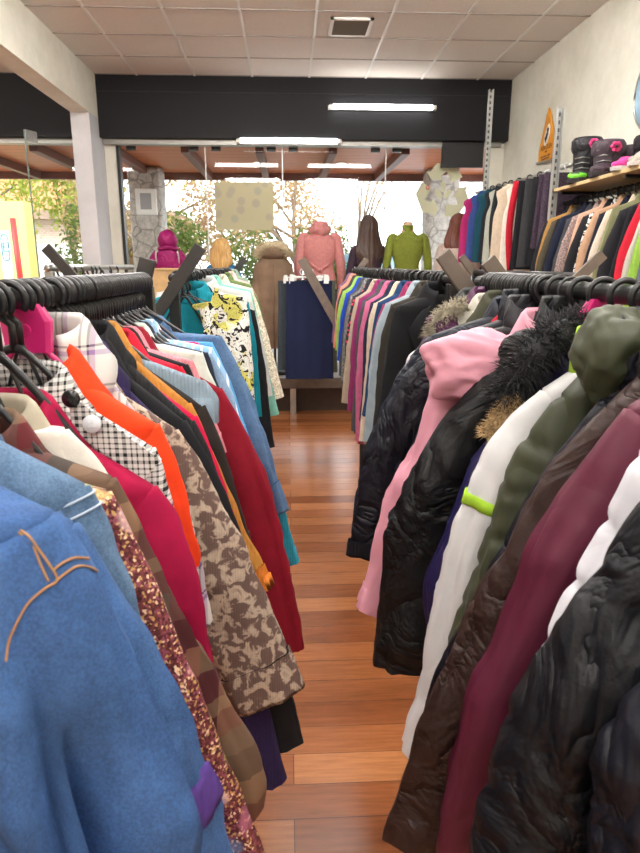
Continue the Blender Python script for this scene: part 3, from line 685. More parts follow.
G('rfar', 2.540, 'teal_navy_blouse', 'teal navy blouse', 'teal navy blouse before the cream cardigan', [(0.148,-0.097),(0.177,-0.238),(0.204,-0.552)], cloth(rgb(20,54,92),'woven'), 'blouse', hi=1, th=0.02)
G('rfar', 2.660, 'cream_cardigan', 'cream cardigan', 'cream cardigan with ruffled collar on the blouse rack', [(0.148,-0.108),(0.174,-0.227),(0.205,-0.691)], cloth(rgb(196,180,158),'knit'), 'cardigan', hi=1, th=0.016)
G('rfar', 2.790, 'navy_cardigan', 'navy cardigan', 'navy cardigan between cream cardigan and candy pink cardigan', [(0.144,-0.111),(0.171,-0.253),(0.192,-0.634)], cloth(rgb(30,34,58),'knit'), 'cardigan', hi=0, th=0.016)
G('rfar', 2.930, 'candy_pink_cardigan', 'candy pink cardigan', 'candy pink cardigan with a narrow edge', [(0.149,-0.115),(0.178,-0.290),(0.194,-0.766)], cloth(rgb(184,96,130),'knit'), 'cardigan', hi=0, th=0.015)
G('rfar', 3.080, 'slate_cardigan', 'slate grey cardigan', 'slate grey cardigan between candy pink and magenta cardigans', [(0.145,-0.118),(0.176,-0.283),(0.195,-0.755)], cloth(rgb(72,72,78),'knit'), 'cardigan', hi=0, th=0.016)
G('rfar', 3.220, 'magenta_cardigan', 'magenta cardigan', 'deep magenta cardigan with open front', [(0.149,-0.116),(0.181,-0.298),(0.203,-0.684)], cloth(rgb(130,40,92),'knit'), 'cardigan', hi=0, th=0.018)
G('rfar', 3.380, 'beige_cardigan', 'beige cardigan', 'long beige cardigan ending above the floor by the skirts', [(0.147,-0.119),(0.187,-0.315),(0.221,-0.676)], cloth(rgb(168,150,132),'knit'), 'cardigan', hi=0, th=0.018)
G('rfar', 3.550, 'flower_blouse', 'dark dotted blouse', 'dark blouse with pink dots behind the beige cardigan', [(0.146,-0.121),(0.182,-0.306),(0.207,-0.672)], pat('dots'), 'blouse', hi=0, th=0.016)
G('rfar', 3.720, 'grey_tweed_jacket', 'grey tweed jacket', 'grey tweed jacket deep in the blouse rack', [(0.141,-0.124),(0.179,-0.294),(0.200,-0.616)], cloth(rgb(104,104,104),'tweed'), 'jacket', hi=0, th=0.018)
G('rfar', 3.900, 'dark_grey_blouse', 'dark grey blouse', 'dark grey blouse behind the grey tweed jacket', [(0.129,-0.126),(0.170,-0.292),(0.198,-0.616)], cloth(rgb(66,68,72),'woven'), 'blouse', hi=0, th=0.018)
G('rfar', 4.080, 'cobalt_blouse', 'cobalt blue blouse', 'cobalt blue blouse beside the lime cardigan', [(0.137,-0.128),(0.174,-0.283),(0.198,-0.549)], cloth(rgb(28,62,160),'woven'), 'blouse', hi=0, th=0.018)
G('rfar', 4.240, 'lime_cardigan', 'lime green cardigan', 'lime green cardigan beside the cobalt blue blouse', [(0.143,-0.122),(0.175,-0.244),(0.193,-0.506)], cloth(rgb(140,180,84),'knit'), 'cardigan', hi=0, th=0.016)
G('rfar', 4.420, 'charcoal_blouse', 'charcoal blouse', 'charcoal blouse between lime cardigan and salmon blouse', [(0.135,-0.116),(0.168,-0.242),(0.180,-0.529)], cloth(rgb(60,58,62),'woven'), 'blouse', hi=0, th=0.018)
G('rfar', 4.600, 'salmon_blouse', 'salmon blouse', 'salmon orange blouse near the window end of the blouse rack', [(0.127,-0.101),(0.161,-0.226),(0.174,-0.516)], cloth(rgb(206,130,108),'woven'), 'blouse', hi=0, th=0.018)
G('rfar', 4.760, 'plum_blouse', 'plum blouse', 'plum grey blouse last on the blouse rack', [(0.121,-0.092),(0.150,-0.207),(0.163,-0.499)], cloth(rgb(110,84,110),'woven'), 'blouse', hi=0, th=0.018)
G('lfar', 2.530, 'teal_shirt', 'teal top with a wide neckline', 'teal top with a wide dark neckline facing the aisle, on the flowered blouse rack', [(0.214,-0.103),(0.242,-0.184),(0.247,-0.282)], cloth(rgb(18,130,150),'knit'), 'top', hi=1, th=0.018, collar='none', neck=(0.13, -0.1), buttons=[(.10,-.045,-.135,.02,M['blue_rosette'])], a0=0.07, a1=0.06, tee=1, hem=-0.6)
G('lfar', 2.420, 'flowered_blouse', 'yellow and black flowered blouse', 'yellow, white and black flowered blouse', [(0.245,-0.071),(0.263,-0.211),(0.274,-0.539)], pat('flowers'), 'blouse', hi=1, th=0.02, a0=0.09, a1=0.085, b1=0.04, collar='none', half=1)
G('lfar', 2.700, 'teal_cardigan', 'teal green cardigan', 'teal green cardigan just behind the flowered blouse', [(0.238,-0.105),(0.263,-0.283),(0.281,-0.585)], cloth(rgb(14,122,138),'knit'), 'cardigan', hi=1, th=0.016)
G('lfar', 2.840, 'black_dress', 'long black dress', 'long black dress hanging low on the flowered blouse rack', [(0.255,-0.147),(0.298,-0.411),(0.332,-0.760)], cloth(rgb(22,22,26),'woven'), 'dress', hi=1, th=0.02, hem=-0.82)
G('lfar', 3.020, 'pale_grey_blouse', 'pale grey blouse', 'pale grey blouse just behind the long black dress', [(0.225,-0.077),(0.276,-0.275),(0.322,-0.561)], cloth(rgb(190,192,188),'woven'), 'blouse', hi=0, th=0.018)
G('lfar', 3.220, 'mint_cardigan', 'mint green cardigan', 'mint green cardigan hanging below the pale grey blouse', [(0.219,-0.076),(0.281,-0.346),(0.346,-0.702)], cloth(rgb(120,180,164),'knit'), 'cardigan', hi=0, th=0.018)
G('lfar', 3.600, 'cream_lace_top', 'cream lace cardigan', 'cream lacy cardigan with a loose sleeve by the fur-collared coat', [(0.203,-0.080),(0.286,-0.309),(0.370,-0.684)], cloth(rgb(214,202,178),'tweed'), 'cardigan', hi=0, th=0.022, b1=0.045, a1=0.09)
G('lfar', 3.900, 'olive_blouse', 'olive green blouse', 'olive green blouse toward the window on the flowered blouse rack', [(0.175,-0.067),(0.243,-0.219),(0.286,-0.459)], cloth(rgb(96,116,70),'woven'), 'blouse', hi=0, th=0.02)
G('lfar', 4.150, 'blush_blouse', 'blush pink blouse', 'blush pink blouse toward the window on the flowered blouse rack', [(0.155,-0.062),(0.209,-0.173),(0.267,-0.427)], cloth(rgb(206,170,166),'woven'), 'blouse', hi=0, th=0.02)
G('lfar', 4.400, 'sage_blouse', 'sage green blouse', 'sage green blouse last on the flowered blouse rack', [(0.128,-0.042),(0.178,-0.153),(0.246,-0.421)], cloth(rgb(130,150,130),'woven'), 'blouse', hi=0, th=0.02)
G('lthird', 2.980, 'violet_dotted_blouse', 'violet blouse', 'violet grey blouse on the grey steel rail beyond the denim rack', [(0.200,-0.130),(0.250,-0.400),(0.270,-0.620)], cloth(rgb(70,58,96),'woven'), 'blouse', hi=0, th=0.018)
G('lthird', 3.200, 'yellow_printed_blouse', 'pale yellow printed top', 'pale yellow printed top on the grey steel rail', [(0.200,-0.130),(0.250,-0.400),(0.270,-0.620)], pat('flowers'), 'top', hi=0, th=0.018)
G('lthird', 3.500, 'charcoal_waistcoat', 'charcoal waistcoat', 'charcoal sleeveless waistcoat on the grey steel rail', [(0.200,-0.130),(0.230,-0.400),(0.240,-0.600)], cloth(rgb(52,52,58),'woven'), 'waistcoat', hi=0, th=0.018, sleeve=False)
G('lthird', 3.850, 'white_blouse', 'white blouse', 'white blouse last on the grey steel rail', [(0.200,-0.130),(0.250,-0.400),(0.270,-0.620)], cloth(rgb(220,218,212),'woven'), 'blouse', hi=0, th=0.018)
G('rthird', 2.720, 'bright_striped_shirt', 'bright striped top', 'bright yellow, red and white striped top on the back rack behind the coats', [(0.200,-0.130),(0.250,-0.400),(0.270,-0.600)], pat('multi_stripe'), 'top', hi=0, th=0.022)
G('rthird', 2.920, 'ivory_striped_shirt', 'ivory striped top', 'ivory top just behind the bright striped top', [(0.200,-0.130),(0.250,-0.400),(0.270,-0.600)], cloth(rgb(214,206,190),'woven'), 'top', hi=0, th=0.022)
G('rthird', 3.120, 'blue_striped_shirt', 'blue striped top', 'pale blue and white striped top on the back rack', [(0.200,-0.130),(0.250,-0.400),(0.270,-0.600)], pat('pinstripe'), 'top', hi=0, th=0.022)
G('rthird', 3.320, 'scarlet_shirt', 'scarlet top', 'scarlet top on the back rack behind the coats', [(0.200,-0.130),(0.250,-0.400),(0.270,-0.600)], cloth(rgb(196,40,48),'woven'), 'top', hi=0, th=0.022)
G('rthird', 3.520, 'ochre_shirt', 'ochre top', 'ochre yellow top on the back rack behind the coats', [(0.200,-0.130),(0.250,-0.400),(0.270,-0.600)], cloth(rgb(204,160,60),'woven'), 'top', hi=0, th=0.022)
G('rthird', 3.720, 'black_and_white_printed_shirt', 'black and white printed top', 'black and white printed top last on the back rack', [(0.200,-0.130),(0.250,-0.400),(0.270,-0.600)], pat('zebra'), 'top', hi=0, th=0.022)
G('wall', 3.250, 'blue_grey_jacket', 'blue grey jacket', 'blue grey jacket beside the grass green cardigan, first under the boot shelf', [(0.215,-0.130),(0.285,-0.420),(0.300,-0.700)], cloth(rgb(86,92,108),'woven'), 'jacket', hi=0, th=0.022, b0=0.025, b1=0.025, collar='shirt')
G('wall', 3.310, 'grass_green_cardigan', 'grass green cardigan', 'grass green cardigan on the wall rail under the boots', [(0.215,-0.140),(0.305,-0.420),(0.320,-0.750)], cloth(rgb(132,170,66),'knit'), 'cardigan', hi=0, th=0.022, b0=0.025, b1=0.025, collar='shirt')
G('wall', 3.370, 'pale_stone_jacket', 'pale stone jacket', 'pale stone jacket beside the grass green cardigan', [(0.215,-0.150),(0.285,-0.420),(0.340,-0.800)], cloth(rgb(176,172,160),'woven'), 'jacket', hi=0, th=0.022, b0=0.025, b1=0.025, collar='shirt')
G('wall', 3.430, 'red_cardigan', 'red cardigan', 'red cardigan whose thin edge shows beside the wide black coats', [(0.215,-0.130),(0.305,-0.420),(0.300,-0.850)], cloth(rgb(186,30,50),'woven'), 'cardigan', hi=0, th=0.022, b0=0.025, b1=0.025, collar='shirt')
G('wall', 3.530, 'wide_black_coat', 'wide black coat', 'wide black coat beside the red cardigan on the wall rail', [(0.215,-0.140),(0.285,-0.420),(0.320,-0.700)], cloth(rgb(24,24,29),'woven'), 'coat', hi=0, th=0.022, b0=0.025, b1=0.025, collar='shirt')
G('wall', 3.630, 'black_knitted_coat', 'black knitted coat', 'black knitted coat second from the red cardigan', [(0.215,-0.150),(0.305,-0.420),(0.340,-0.750)], cloth(rgb(34,33,38),'knit'), 'coat', hi=0, th=0.022, b0=0.025, b1=0.025, collar='shirt')
G('wall', 3.720, 'moss_green_blouse', 'moss green blouse', 'moss green blouse beside the black knitted coat', [(0.215,-0.130),(0.285,-0.420),(0.300,-0.800)], cloth(rgb(116,116,84),'woven'), 'blouse', hi=0, th=0.022, b0=0.025, b1=0.025, collar='shirt')
G('wall', 3.790, 'cream_and_red_blouse', 'cream and red blouse', 'cream blouse with a red mark near its shoulder', [(0.215,-0.140),(0.305,-0.420),(0.320,-0.850)], cloth(rgb(206,190,172),'woven'), 'blouse', hi=0, th=0.022, b0=0.025, b1=0.025, collar='shirt')
G('wall', 3.870, 'midnight_blue_blazer', 'midnight blue blazer', 'midnight blue blazer on the wall rail', [(0.215,-0.150),(0.285,-0.420),(0.340,-0.700)], cloth(rgb(24,26,40),'woven'), 'blazer', hi=0, th=0.022, b0=0.025, b1=0.025, collar='blazer')
G('wall', 3.940, 'tan_blouse', 'tan blouse', 'tan blouse beside the midnight blue blazer', [(0.215,-0.130),(0.305,-0.420),(0.300,-0.750)], cloth(rgb(176,140,112),'woven'), 'blouse', hi=0, th=0.022, b0=0.025, b1=0.025, collar='shirt')
G('wall', 4.000, 'black_and_white_blouse', 'black and white blouse', 'black and white patterned blouse on the wall rail', [(0.215,-0.140),(0.285,-0.420),(0.320,-0.800)], pat('zebra'), 'blouse', hi=0, th=0.022, b0=0.025, b1=0.025, collar='shirt')
G('wall', 4.080, 'plain_black_blazer', 'plain black blazer', 'plain black blazer between patterned blouse and peach cardigan', [(0.215,-0.150),(0.305,-0.420),(0.340,-0.850)], cloth(rgb(30,29,33),'woven'), 'blazer', hi=0, th=0.022, b0=0.025, b1=0.025, collar='blazer')
G('wall', 4.150, 'peach_cardigan', 'peach cardigan', 'peach cardigan beside the speckled tweed jacket', [(0.215,-0.130),(0.285,-0.420),(0.300,-0.700)], cloth(rgb(186,150,128),'knit'), 'cardigan', hi=0, th=0.022, b0=0.025, b1=0.025, collar='shirt')
G('wall', 4.240, 'speckled_tweed_jacket', 'speckled tweed jacket', 'speckled grey pink tweed jacket on the wall rail', [(0.215,-0.140),(0.305,-0.420),(0.320,-0.750)], cloth(rgb(134,116,112),'tweed'), 'jacket', hi=0, th=0.022, b0=0.025, b1=0.025, collar='shirt')
G('wall', 4.330, 'charcoal_blazer', 'charcoal blazer', 'charcoal blazer beside the tweed jacket', [(0.215,-0.150),(0.285,-0.420),(0.340,-0.800)], cloth(rgb(58,58,62),'woven'), 'blazer', hi=0, th=0.022, b0=0.025, b1=0.025, collar='blazer')
G('wall', 4.410, 'navy_blazer', 'navy wall blazer', 'navy blazer between charcoal and black blazers', [(0.215,-0.130),(0.305,-0.420),(0.300,-0.850)], cloth(rgb(22,27,46),'woven'), 'blazer', hi=0, th=0.022, b0=0.025, b1=0.025, collar='blazer')
G('wall', 4.490, 'slim_black_blazer', 'slim black blazer', 'slim black blazer before the olive brown coat', [(0.215,-0.140),(0.285,-0.420),(0.320,-0.700)], cloth(rgb(26,26,29),'woven'), 'blazer', hi=0, th=0.022, b0=0.025, b1=0.025, collar='blazer')
G('wall', 4.570, 'olive_brown_coat', 'olive brown coat', 'olive brown coat beside the steel upright', [(0.215,-0.150),(0.305,-0.420),(0.340,-0.750)], cloth(rgb(70,64,50),'woven'), 'coat', hi=0, th=0.022, b0=0.025, b1=0.025, collar='shirt')
G('wall', 4.630, 'golden_tan_coat', 'golden tan coat', 'golden tan coat edge beside the steel upright', [(0.215,-0.130),(0.285,-0.420),(0.300,-0.800)], cloth(rgb(150,112,62),'woven'), 'coat', hi=0, th=0.022, b0=0.025, b1=0.025, collar='shirt')
G('wall', 4.690, 'black_blazer', 'last black blazer', 'black blazer last on the wall rail against the steel upright', [(0.215,-0.140),(0.305,-0.420),(0.320,-0.850)], cloth(rgb(24,25,32),'woven'), 'blazer', hi=0, th=0.022, b0=0.025, b1=0.025, collar='blazer')
# bare hangers between the garments
def bare(rack, D, style, label, rot=0, bar=(.11, -.25)):
    X, s, zr, rn = RACKS[rack]
    hanger(dict(X=X, D=D, zr=zr, rot=rot, bar=bar, hanger_style=style, hanger_label=label, hanger_group='hangers on the ' + rn, short=''))
for D in (.86, .93, .985, 1.06, 1.105, 1.2, 1.26, 1.29, 1.325, 1.36, 1.395, 1.44, 1.475, 1.51, 1.545, 1.58, 1.615, 1.65, 1.69, 1.73):
    bare('left', D, 'black', 'empty black hanger squeezed among the packed hooks of the denim rack', random.uniform(-.12, .12), (.045, -.2) if D < 1.15 else (.1, -.27))
for D in (1.315, 1.37, 1.41, 1.45, 1.49, 1.53, 1.57, 1.62, 1.66):
    bare('right', D, 'black', 'empty black hanger squeezed among the packed hooks of the winter coat rack', random.uniform(-.12, .12))
bare('right', 1.18, 'wire', 'thin grey bare hanger before the charcoal zipped jacket', .05)
for i in range(26):
    bare('rfar', 2.1 + i * .108, 'black', 'empty black hanger squeezed among the packed hooks of the blouse rack', random.uniform(-.12, .12))
for i in range(15):
    bare('lfar', 2.5 + i * .13, 'black', 'empty black hanger squeezed among the packed hooks of the flowered blouse rack', random.uniform(-.12, .12))
for D in (3.05, 3.1, 3.36, 3.42, 3.7):
    bare('lthird', D, 'black', 'empty black hanger on the grey steel rail', random.uniform(-.2, .2))
for i in range(8):
    bare('rthird', 2.65 + i * .13, 'black', 'empty black hanger squeezed among the hooks of the back rack', random.uniform(-.12, .12))

def clothes_rack(label, X, y0, y1, z, mat, wood, arms0=None, arms1=None):
    root = empty('clothes_rack', (X, (y0 + y1) / 2, 0)); tag(root, label, 'clothes rack', 'clothes racks')
    c = (y0 + y1) / 2
    m = MB(); m.tube([(0, y0 - c, z), (0, y1 - c, z)], .0155, 14); m.build('rail', mat, root)
    for y in (y0 + .02, y1 - .02 - (.75 if y1 == 5.0 else 0)):
        m = MB(); m.box((-.018, y - c - .018, .04), (.018, y - c + .018, z - .012)); m.build('post', mat, root, False, bevel=.003)
        q = 1 if y < c else -1
        m = MB(); m.box((-.025, y - c - .03, .0), (.025, y - c + .03 + q * .3, .04) if q > 0 else (.025, y - c + .03, .04)); m.build('foot', mat, root, False, bevel=.004)
    for y, arms in ((y0, arms0), (y1, arms1)):
        for k, ((ax, az), (bx, bz)) in enumerate(arms or []):
            m = MB(); m.beam((ax - X, y - c + .022 * k, az), (bx - X, y - c + .022 * k, bz), .043, .018)
            m.build('wooden_arm', wood, root, False, bevel=.002)
M['board_dark'] = plain('dark_stained_board', rgb(44, 40, 38), .55, var=.2)
M['board_grey'] = plain('grey_brown_board', rgb(98, 86, 76), .6, var=.18)
clothes_rack('black rail holding denim and red garments beside the aisle', -.38, -.55, 1.80, 1.455, M['rail_black'], M['board_dark'], None, [((-.375, 1.515), (-.415, 1.38))])
clothes_rack('black rail holding padded winter coats, with a pink hanger near its bare steel end', .52, -.55, 1.76, 1.455, M['rail_black'], M['board_grey'], None, [((.415, 1.528), (.56, 1.34)), ((.545, 1.512), (.66, 1.37))])
clothes_rack('black rail packed with blouses and blazers toward the window', .5, 1.95, 5.0, 1.455, M['rail_black'], M['board_grey'], None, [((.60, 1.54), (.44, 1.33))])
clothes_rack('black rail with flowered and teal blouses and a dark slanted board', -.4, 2.3, 4.7, 1.455, M['rail_black'], M['board_dark'], [((-.297, 1.56), (-.50, 1.275))], [((-.30, 1.54), (-.48, 1.32))])
clothes_rack('grey steel rail with few hangers behind the denim rack', -1.0, 2.8, 4.3, 1.485, M['steel'], M['board_dark'], [((-1.0, 1.57), (-.865, 1.41))], None)
clothes_rack('black rail with striped tops behind the winter coats', 1.15, 2.55, 4.0, 1.455, M['rail_black'], M['board_grey'], [((1.24, 1.54), (1.08, 1.38))], [((1.06, 1.55), (1.22, 1.36))])

# ------------------------------------------------------------------ skirts, fur-collared coat
def skirt(X, Y, z0, z1, w0, w1, mat, label, seed, loc_name='skirt', d=.03, cat='skirt', group='skirts on the clip rack'):
    root = empty(loc_name, (X, Y, z0)); tag(root, label, cat, group)
    m = MB(); rings = []
    for i in range(24):
        t = i / 23; w = w0 + (w1 - w0) * t; ring = []
        for j in range(44):
            a = 2 * PI * j / 44; x = w * sgp(math.cos(a), .8)
            y = d * (1 - .2 * t) * sgp(math.sin(a), .7) + t * (.008 * math.sin(x * 50 + seed) + .01 * ns(x * 8, t * 2, seed))
            ring.append((x, y, -.03 - t * (z0 - z1 - .03)))
        rings.append(ring)
    m.loft(rings); m.build('panel', mat, root)
    m = MB(); m.loft([[(w0 * 1.01 * sgp(math.cos(2 * PI * j / 44), .8), d * 1.05 * sgp(math.sin(2 * PI * j / 44), .7), z) for j in range(44)] for z in (0, -.035)])
    m.build('waistband', mat, root)
    return root
def clip_hanger(X, Y, zr, zc, label, rz=0):
    root = empty('clip_hanger', (X, Y, zr), rz); tag(root, label, 'hanger', 'white clip hangers')
    h = zc - zr
    m = MB(); pts = [(.0235 * math.cos(math.radians(-35 + 245 * i / 20)), 0, .0235 * math.sin(math.radians(-35 + 245 * i / 20)) - .002) for i in range(21)]
    m.tube(pts + [(-.012, 0, -.026), (0, 0, -.036), (0, 0, h + .03)], .004, 8); m.build('hook', M['hanger_white'], root)
    m = MB(); m.tube([(-.17, 0, h + .03), (.17, 0, h + .03)], .006, 8); m.build('bar', M['hanger_white'], root)
    for x in (-.15, .15):
        m = MB(); m.loft([[(x + u * k, v, z) for u, v in ((-.022, -.034), (.022, -.034), (.022, .034), (-.022, .034))] for z, k in ((h - .02, 1), (h + .02, .9), (h + .05, .5))], True, True)
        m.build('clip', M['hanger_white'], root, False)
SK = [(5.72, 'navy', (20, 28, 58), 'long navy skirt facing the aisle on the clip rack', .2, .217, .50, .185),
      (5.83, 'slate', (52, 60, 66), 'slate grey skirt just behind the long navy skirt', .215, .235, .56, .13),
      (5.94, 'olive', (78, 82, 70), 'olive grey skirt whose edge shows beside the navy skirt', .225, .25, .52, .205),
      (6.05, 'black', (26, 26, 30), 'black skirt deep on the clip rack', .2, .215, .6, .19),
      (6.16, 'charcoal', (60, 60, 66), 'charcoal skirt last on the clip rack', .21, .225, .6, .185)]
for i, (Y, nm, cc, lb, w0, w1, z1, X) in enumerate(SK):
    skirt(X, Y, 1.36, z1, w0, w1, cloth(rgb(*cc)), lb, i * 2.3, nm + '_skirt')
    clip_hanger(X, Y, 1.44, 1.36, 'white clip hanger holding the ' + nm + ' skirt', math.radians((-4, 5, -3, 6, 2)[i]))
t = empty('skirt_rack', (.19, 6.55, .38)); tag(t, 'rail of white clip hangers standing on the window platform with a slanted grey board', 'clothes rack', 'clothes racks')
m = MB(); m.tube([(0, -1.0, 1.06), (0, .03, 1.06)], .0155, 12); m.build('rail', M['rail_black'], t)
m = MB(); m.box((-.018, -.018, 0), (.018, .018, 1.06)); m.build('post', M['rail_black'], t, False, bevel=.003)
m = MB(); m.box((-.2, -.03, 0), (.2, .03, .03)); m.build('foot', M['rail_black'], t, False, bevel=.003)
m = MB(); m.beam((-.075, -1.0, 1.165), (.34, -1.0, .43), .075, .022); m.build('slanted_board', M['board_grey'], t, False, bevel=.002)
# brown coat with fur hood on a stand
t = empty('coat_stand', (-.145, 6.78, .38)); tag(t, 'slim dark stand carrying the brown fur-collared coat', 'stand')
m = MB(); m.tube([(0, 0, .03), (0, 0, 1.26)], .014, 12); m.build('pole', M['rail_black'], t)
m = MB(); m.loft([[(r * math.cos(2 * PI * k / 32), r * math.sin(2 * PI * k / 32), z) for k in range(32)] for r, z in ((.17, 0), (.17, .02), (.03, .035))], True, True); m.build('foot', M['rail_black'], t)
m = MB(); m.tube([(-.13, 0, 1.17), (0, 0, 1.22), (.13, 0, 1.17)], .012, 10); m.build('shoulder_bar', M['rail_black'], t)
t = empty('suede_coat', (-.145, 6.78, 1.635)); t.scale = (1.27, 1.2, 1.2); tag(t, 'brown suede coat with a pale fur-lined hood, seen from the back on a stand', 'coat')
sm = cloth(rgb(122, 100, 82), 'velvet')
m = MB(); rings = []
for i in range(34):
    q = i / 33; z = .0 - q * .82
    w = .05 + (.145 - .05) * min(1, q / .14) ** .7 + .012 * smooth01((q - .4) / .6); d = .05 + .045 * min(1, q / .2)
    rings.append([(w * sgp(math.cos(2 * PI * j / 48), .85) , d * sgp(math.sin(2 * PI * j / 48), .85) + .008 * smooth01(q * 2) * math.sin(j * .9 + 3 * ns(q * 3, 1, 1)), z) for j in range(48)])
m.loft(rings, True); m.build('body', sm, t)
for sg in (1, -1):
    rr = sleeve_rings([(.15, -.10), (.178, -.3), (.185, -.62)], sg, .05, .042, .06, .05, 0, -.03, 3.1 * sg, 26, 20, 0, .004)
    m = MB(); m.loft(rr, True, True); m.build('sleeve', sm, t)
m = blob((0, -.03, -.005), (.135, .085, .075), 4.4, amp=.12, crease=.03); h = m.build('hood', sm, t)
fo = fur_tube('fur_lining', [(-.13, -.07, -.05), (-.11, -.085, .01), (-.05, -.09, .045), (.05, -.09, .045), (.11, -.085, .01), (.13, -.07, -.05)], .03, M['fur_cream'], h, 1500, .03, 9, .0016)
fo['label'] = 'pale woolly fur lining'
m = MB(); m.tube([(0, -.102, -.1), (0, -.108, -.45), (0, -.10, -.8)], .004, 6); m.build('back_seam', sm, t)

# ------------------------------------------------------------------ wall bay: skirts, trousers and waistcoats high on the wall
def BAYX(Y): return 2.06 if Y < 5.2 else 2.06 - .1 * (Y - 5.2)
def flat_garment(name, Y, z0, z1, w0, w1, mat, label, cat, seed, trim=None, shoulder=0, d=.02):
    """A sleeveless garment or skirt hung across the wall rail (x is the width)."""
    root = empty(name, (BAYX(Y), Y, z0)); tag(root, label, cat, 'garments on the upper wall rail')
    m = MB(); rings = []
    for i in range(26):
        q = i / 25
        if shoulder:
            zz = q
            w = (w0 * (.55 + .45 * smooth01(q / .1))) if q < .1 else w0 + (w1 - w0) * q - .03 * math.exp(-((q - .22) / .1) ** 2)
        else: w = w0 + (w1 - w0) * q
        ring = []
        for j in range(36):
            a = 2 * PI * j / 36; x = w * sgp(math.cos(a), .8)
            ring.append((x, d * sgp(math.sin(a), .7) + q * (.008 * math.sin(x * 55 + seed) + .008 * ns(x * 8, q * 2, seed)), -q * (z0 - z1)))
        rings.append(ring)
    m.loft(rings, True); m.build('body', mat, root)
    if trim:
        m = MB(); m.loft([[(-w0 * .55 + u, -d - .008, -.0 - q * (z0 - z1)) for u in (-.03 - .04 * math.sin(q * 3), .025 - .04 * math.sin(q * 3))] for q in [k / 12 for k in range(13)]], closed=False)
        o = m.build('front_band', trim, root); sd = o.modifiers.new('thickness', 'SOLIDIFY'); sd.thickness = .006
    else:
        m = MB(); m.loft([[(w0 * (.56 if shoulder else 1.01) * sgp(math.cos(2 * PI * j / 36), .8), d * 1.08 * sgp(math.sin(2 * PI * j / 36), .7), z) for j in range(36)] for z in (.004, -.03)])
        m.build('neckband' if shoulder else 'waistband', mat, root)
    return root
BAY = [('plum_tweed_skirt', 4.92, 2.15, 1.60, .17, .19, cloth(rgb(60, 48, 60), 'tweed'), 'long plum tweed skirt beside the steel upright', 'skirt', None, 0),
       ('tweed_skirt', 5.02, 2.15, 1.62, .17, .2, cloth(rgb(54, 42, 54), 'tweed'), 'second plum tweed piece just behind the plum tweed skirt', 'skirt', None, 0),
       ('black_pleated_skirt', 5.16, 2.15, 1.50, .16, .19, cloth(rgb(28, 28, 32)), 'black pleated skirt beside the plum tweed pieces', 'skirt', None, 0),
       ('charcoal_wall_skirt', 5.28, 2.15, 1.48, .17, .2, cloth(rgb(48, 48, 50)), 'charcoal skirt between two black skirts high on the wall', 'skirt', None, 0),
       ('black_straight_skirt', 5.40, 2.15, 1.46, .17, .2, cloth(rgb(22, 22, 25)), 'straight black skirt beside the red-edged waistcoat', 'skirt', None, 0),
       ('red_edged_waistcoat', 5.58, 2.17, 1.44, .2, .22, cloth(rgb(216, 206, 192)), 'cream waistcoat with a broad red front band', 'waistcoat', cloth(rgb(176, 24, 44)), 1),
       ('sand_waistcoat', 5.78, 2.17, 1.46, .2, .22, cloth(rgb(204, 186, 164)), 'sand coloured waistcoat beside the red-edged waistcoat', 'waistcoat', None, 1),
       ('grey_striped_waistcoat', 5.94, 2.17, 1.52, .2, .22, cloth(rgb(170, 172, 160)), 'pale grey waistcoat between sand and black waistcoats', 'waistcoat', cloth(rgb(40, 40, 44)), 1),
       ('black_waistcoat', 6.06, 2.17, 1.54, .19, .21, cloth(rgb(36, 36, 42)), 'black waistcoat beside the navy and teal waistcoats', 'waistcoat', None, 1),
       ('teal_waistcoat', 6.2, 2.17, 1.52, .2, .22, cloth(rgb(24, 70, 84)), 'teal waistcoat near the window upright', 'waistcoat', None, 1),
       ('blue_waistcoat', 6.34, 2.17, 1.54, .21, .23, cloth(rgb(52, 72, 130)), 'blue waistcoat near the window upright', 'waistcoat', None, 1),
       ('magenta_waistcoat', 6.5, 2.15, 1.52, .22, .24, cloth(rgb(168, 40, 104)), 'magenta waistcoat last on the wall by the window', 'waistcoat', None, 1)]
for i, (nm, Y, z0, z1, w0, w1, mt, lb, ct, tr, sh) in enumerate(BAY):
    flat_garment(nm, Y, z0, z1, w0, w1, mt, lb, ct, i * 1.9, tr, sh)
    hanger(dict(X=BAYX(Y), D=Y, zr=2.2, rot=0, hanger_style='white' if i in (0, 1, 3) else 'black', short=nm.replace('_', ' '), hanger_group='hangers on the upper wall rail'))
def slotted():
    m_, nt_, b_ = new_mat('slotted_galvanised_steel'); oc = obj_coords(nt_)
    a = stripes(nt_, axis(nt_, oc, 'Z'), .05, [(0, (1, 1, 1, 1)), (.5, (0, 0, 0, 1))])
    b2 = ramp(nt_, mathn(nt_, 'ABSOLUTE', axis(nt_, oc, 'X')), [(0, (1, 1, 1, 1)), (.009, (0, 0, 0, 1))], True)
    nt_.links.new(mix(nt_, mix(nt_, 1.0, a, b2, 'MULTIPLY'), rgb(176, 176, 172), rgb(70, 70, 70)), b_.inputs['Base Color'])
    b_.inputs['Roughness'].default_value = .4; b_.inputs['Metallic'].default_value = .6
    return m_
M['slotted'] = slotted()
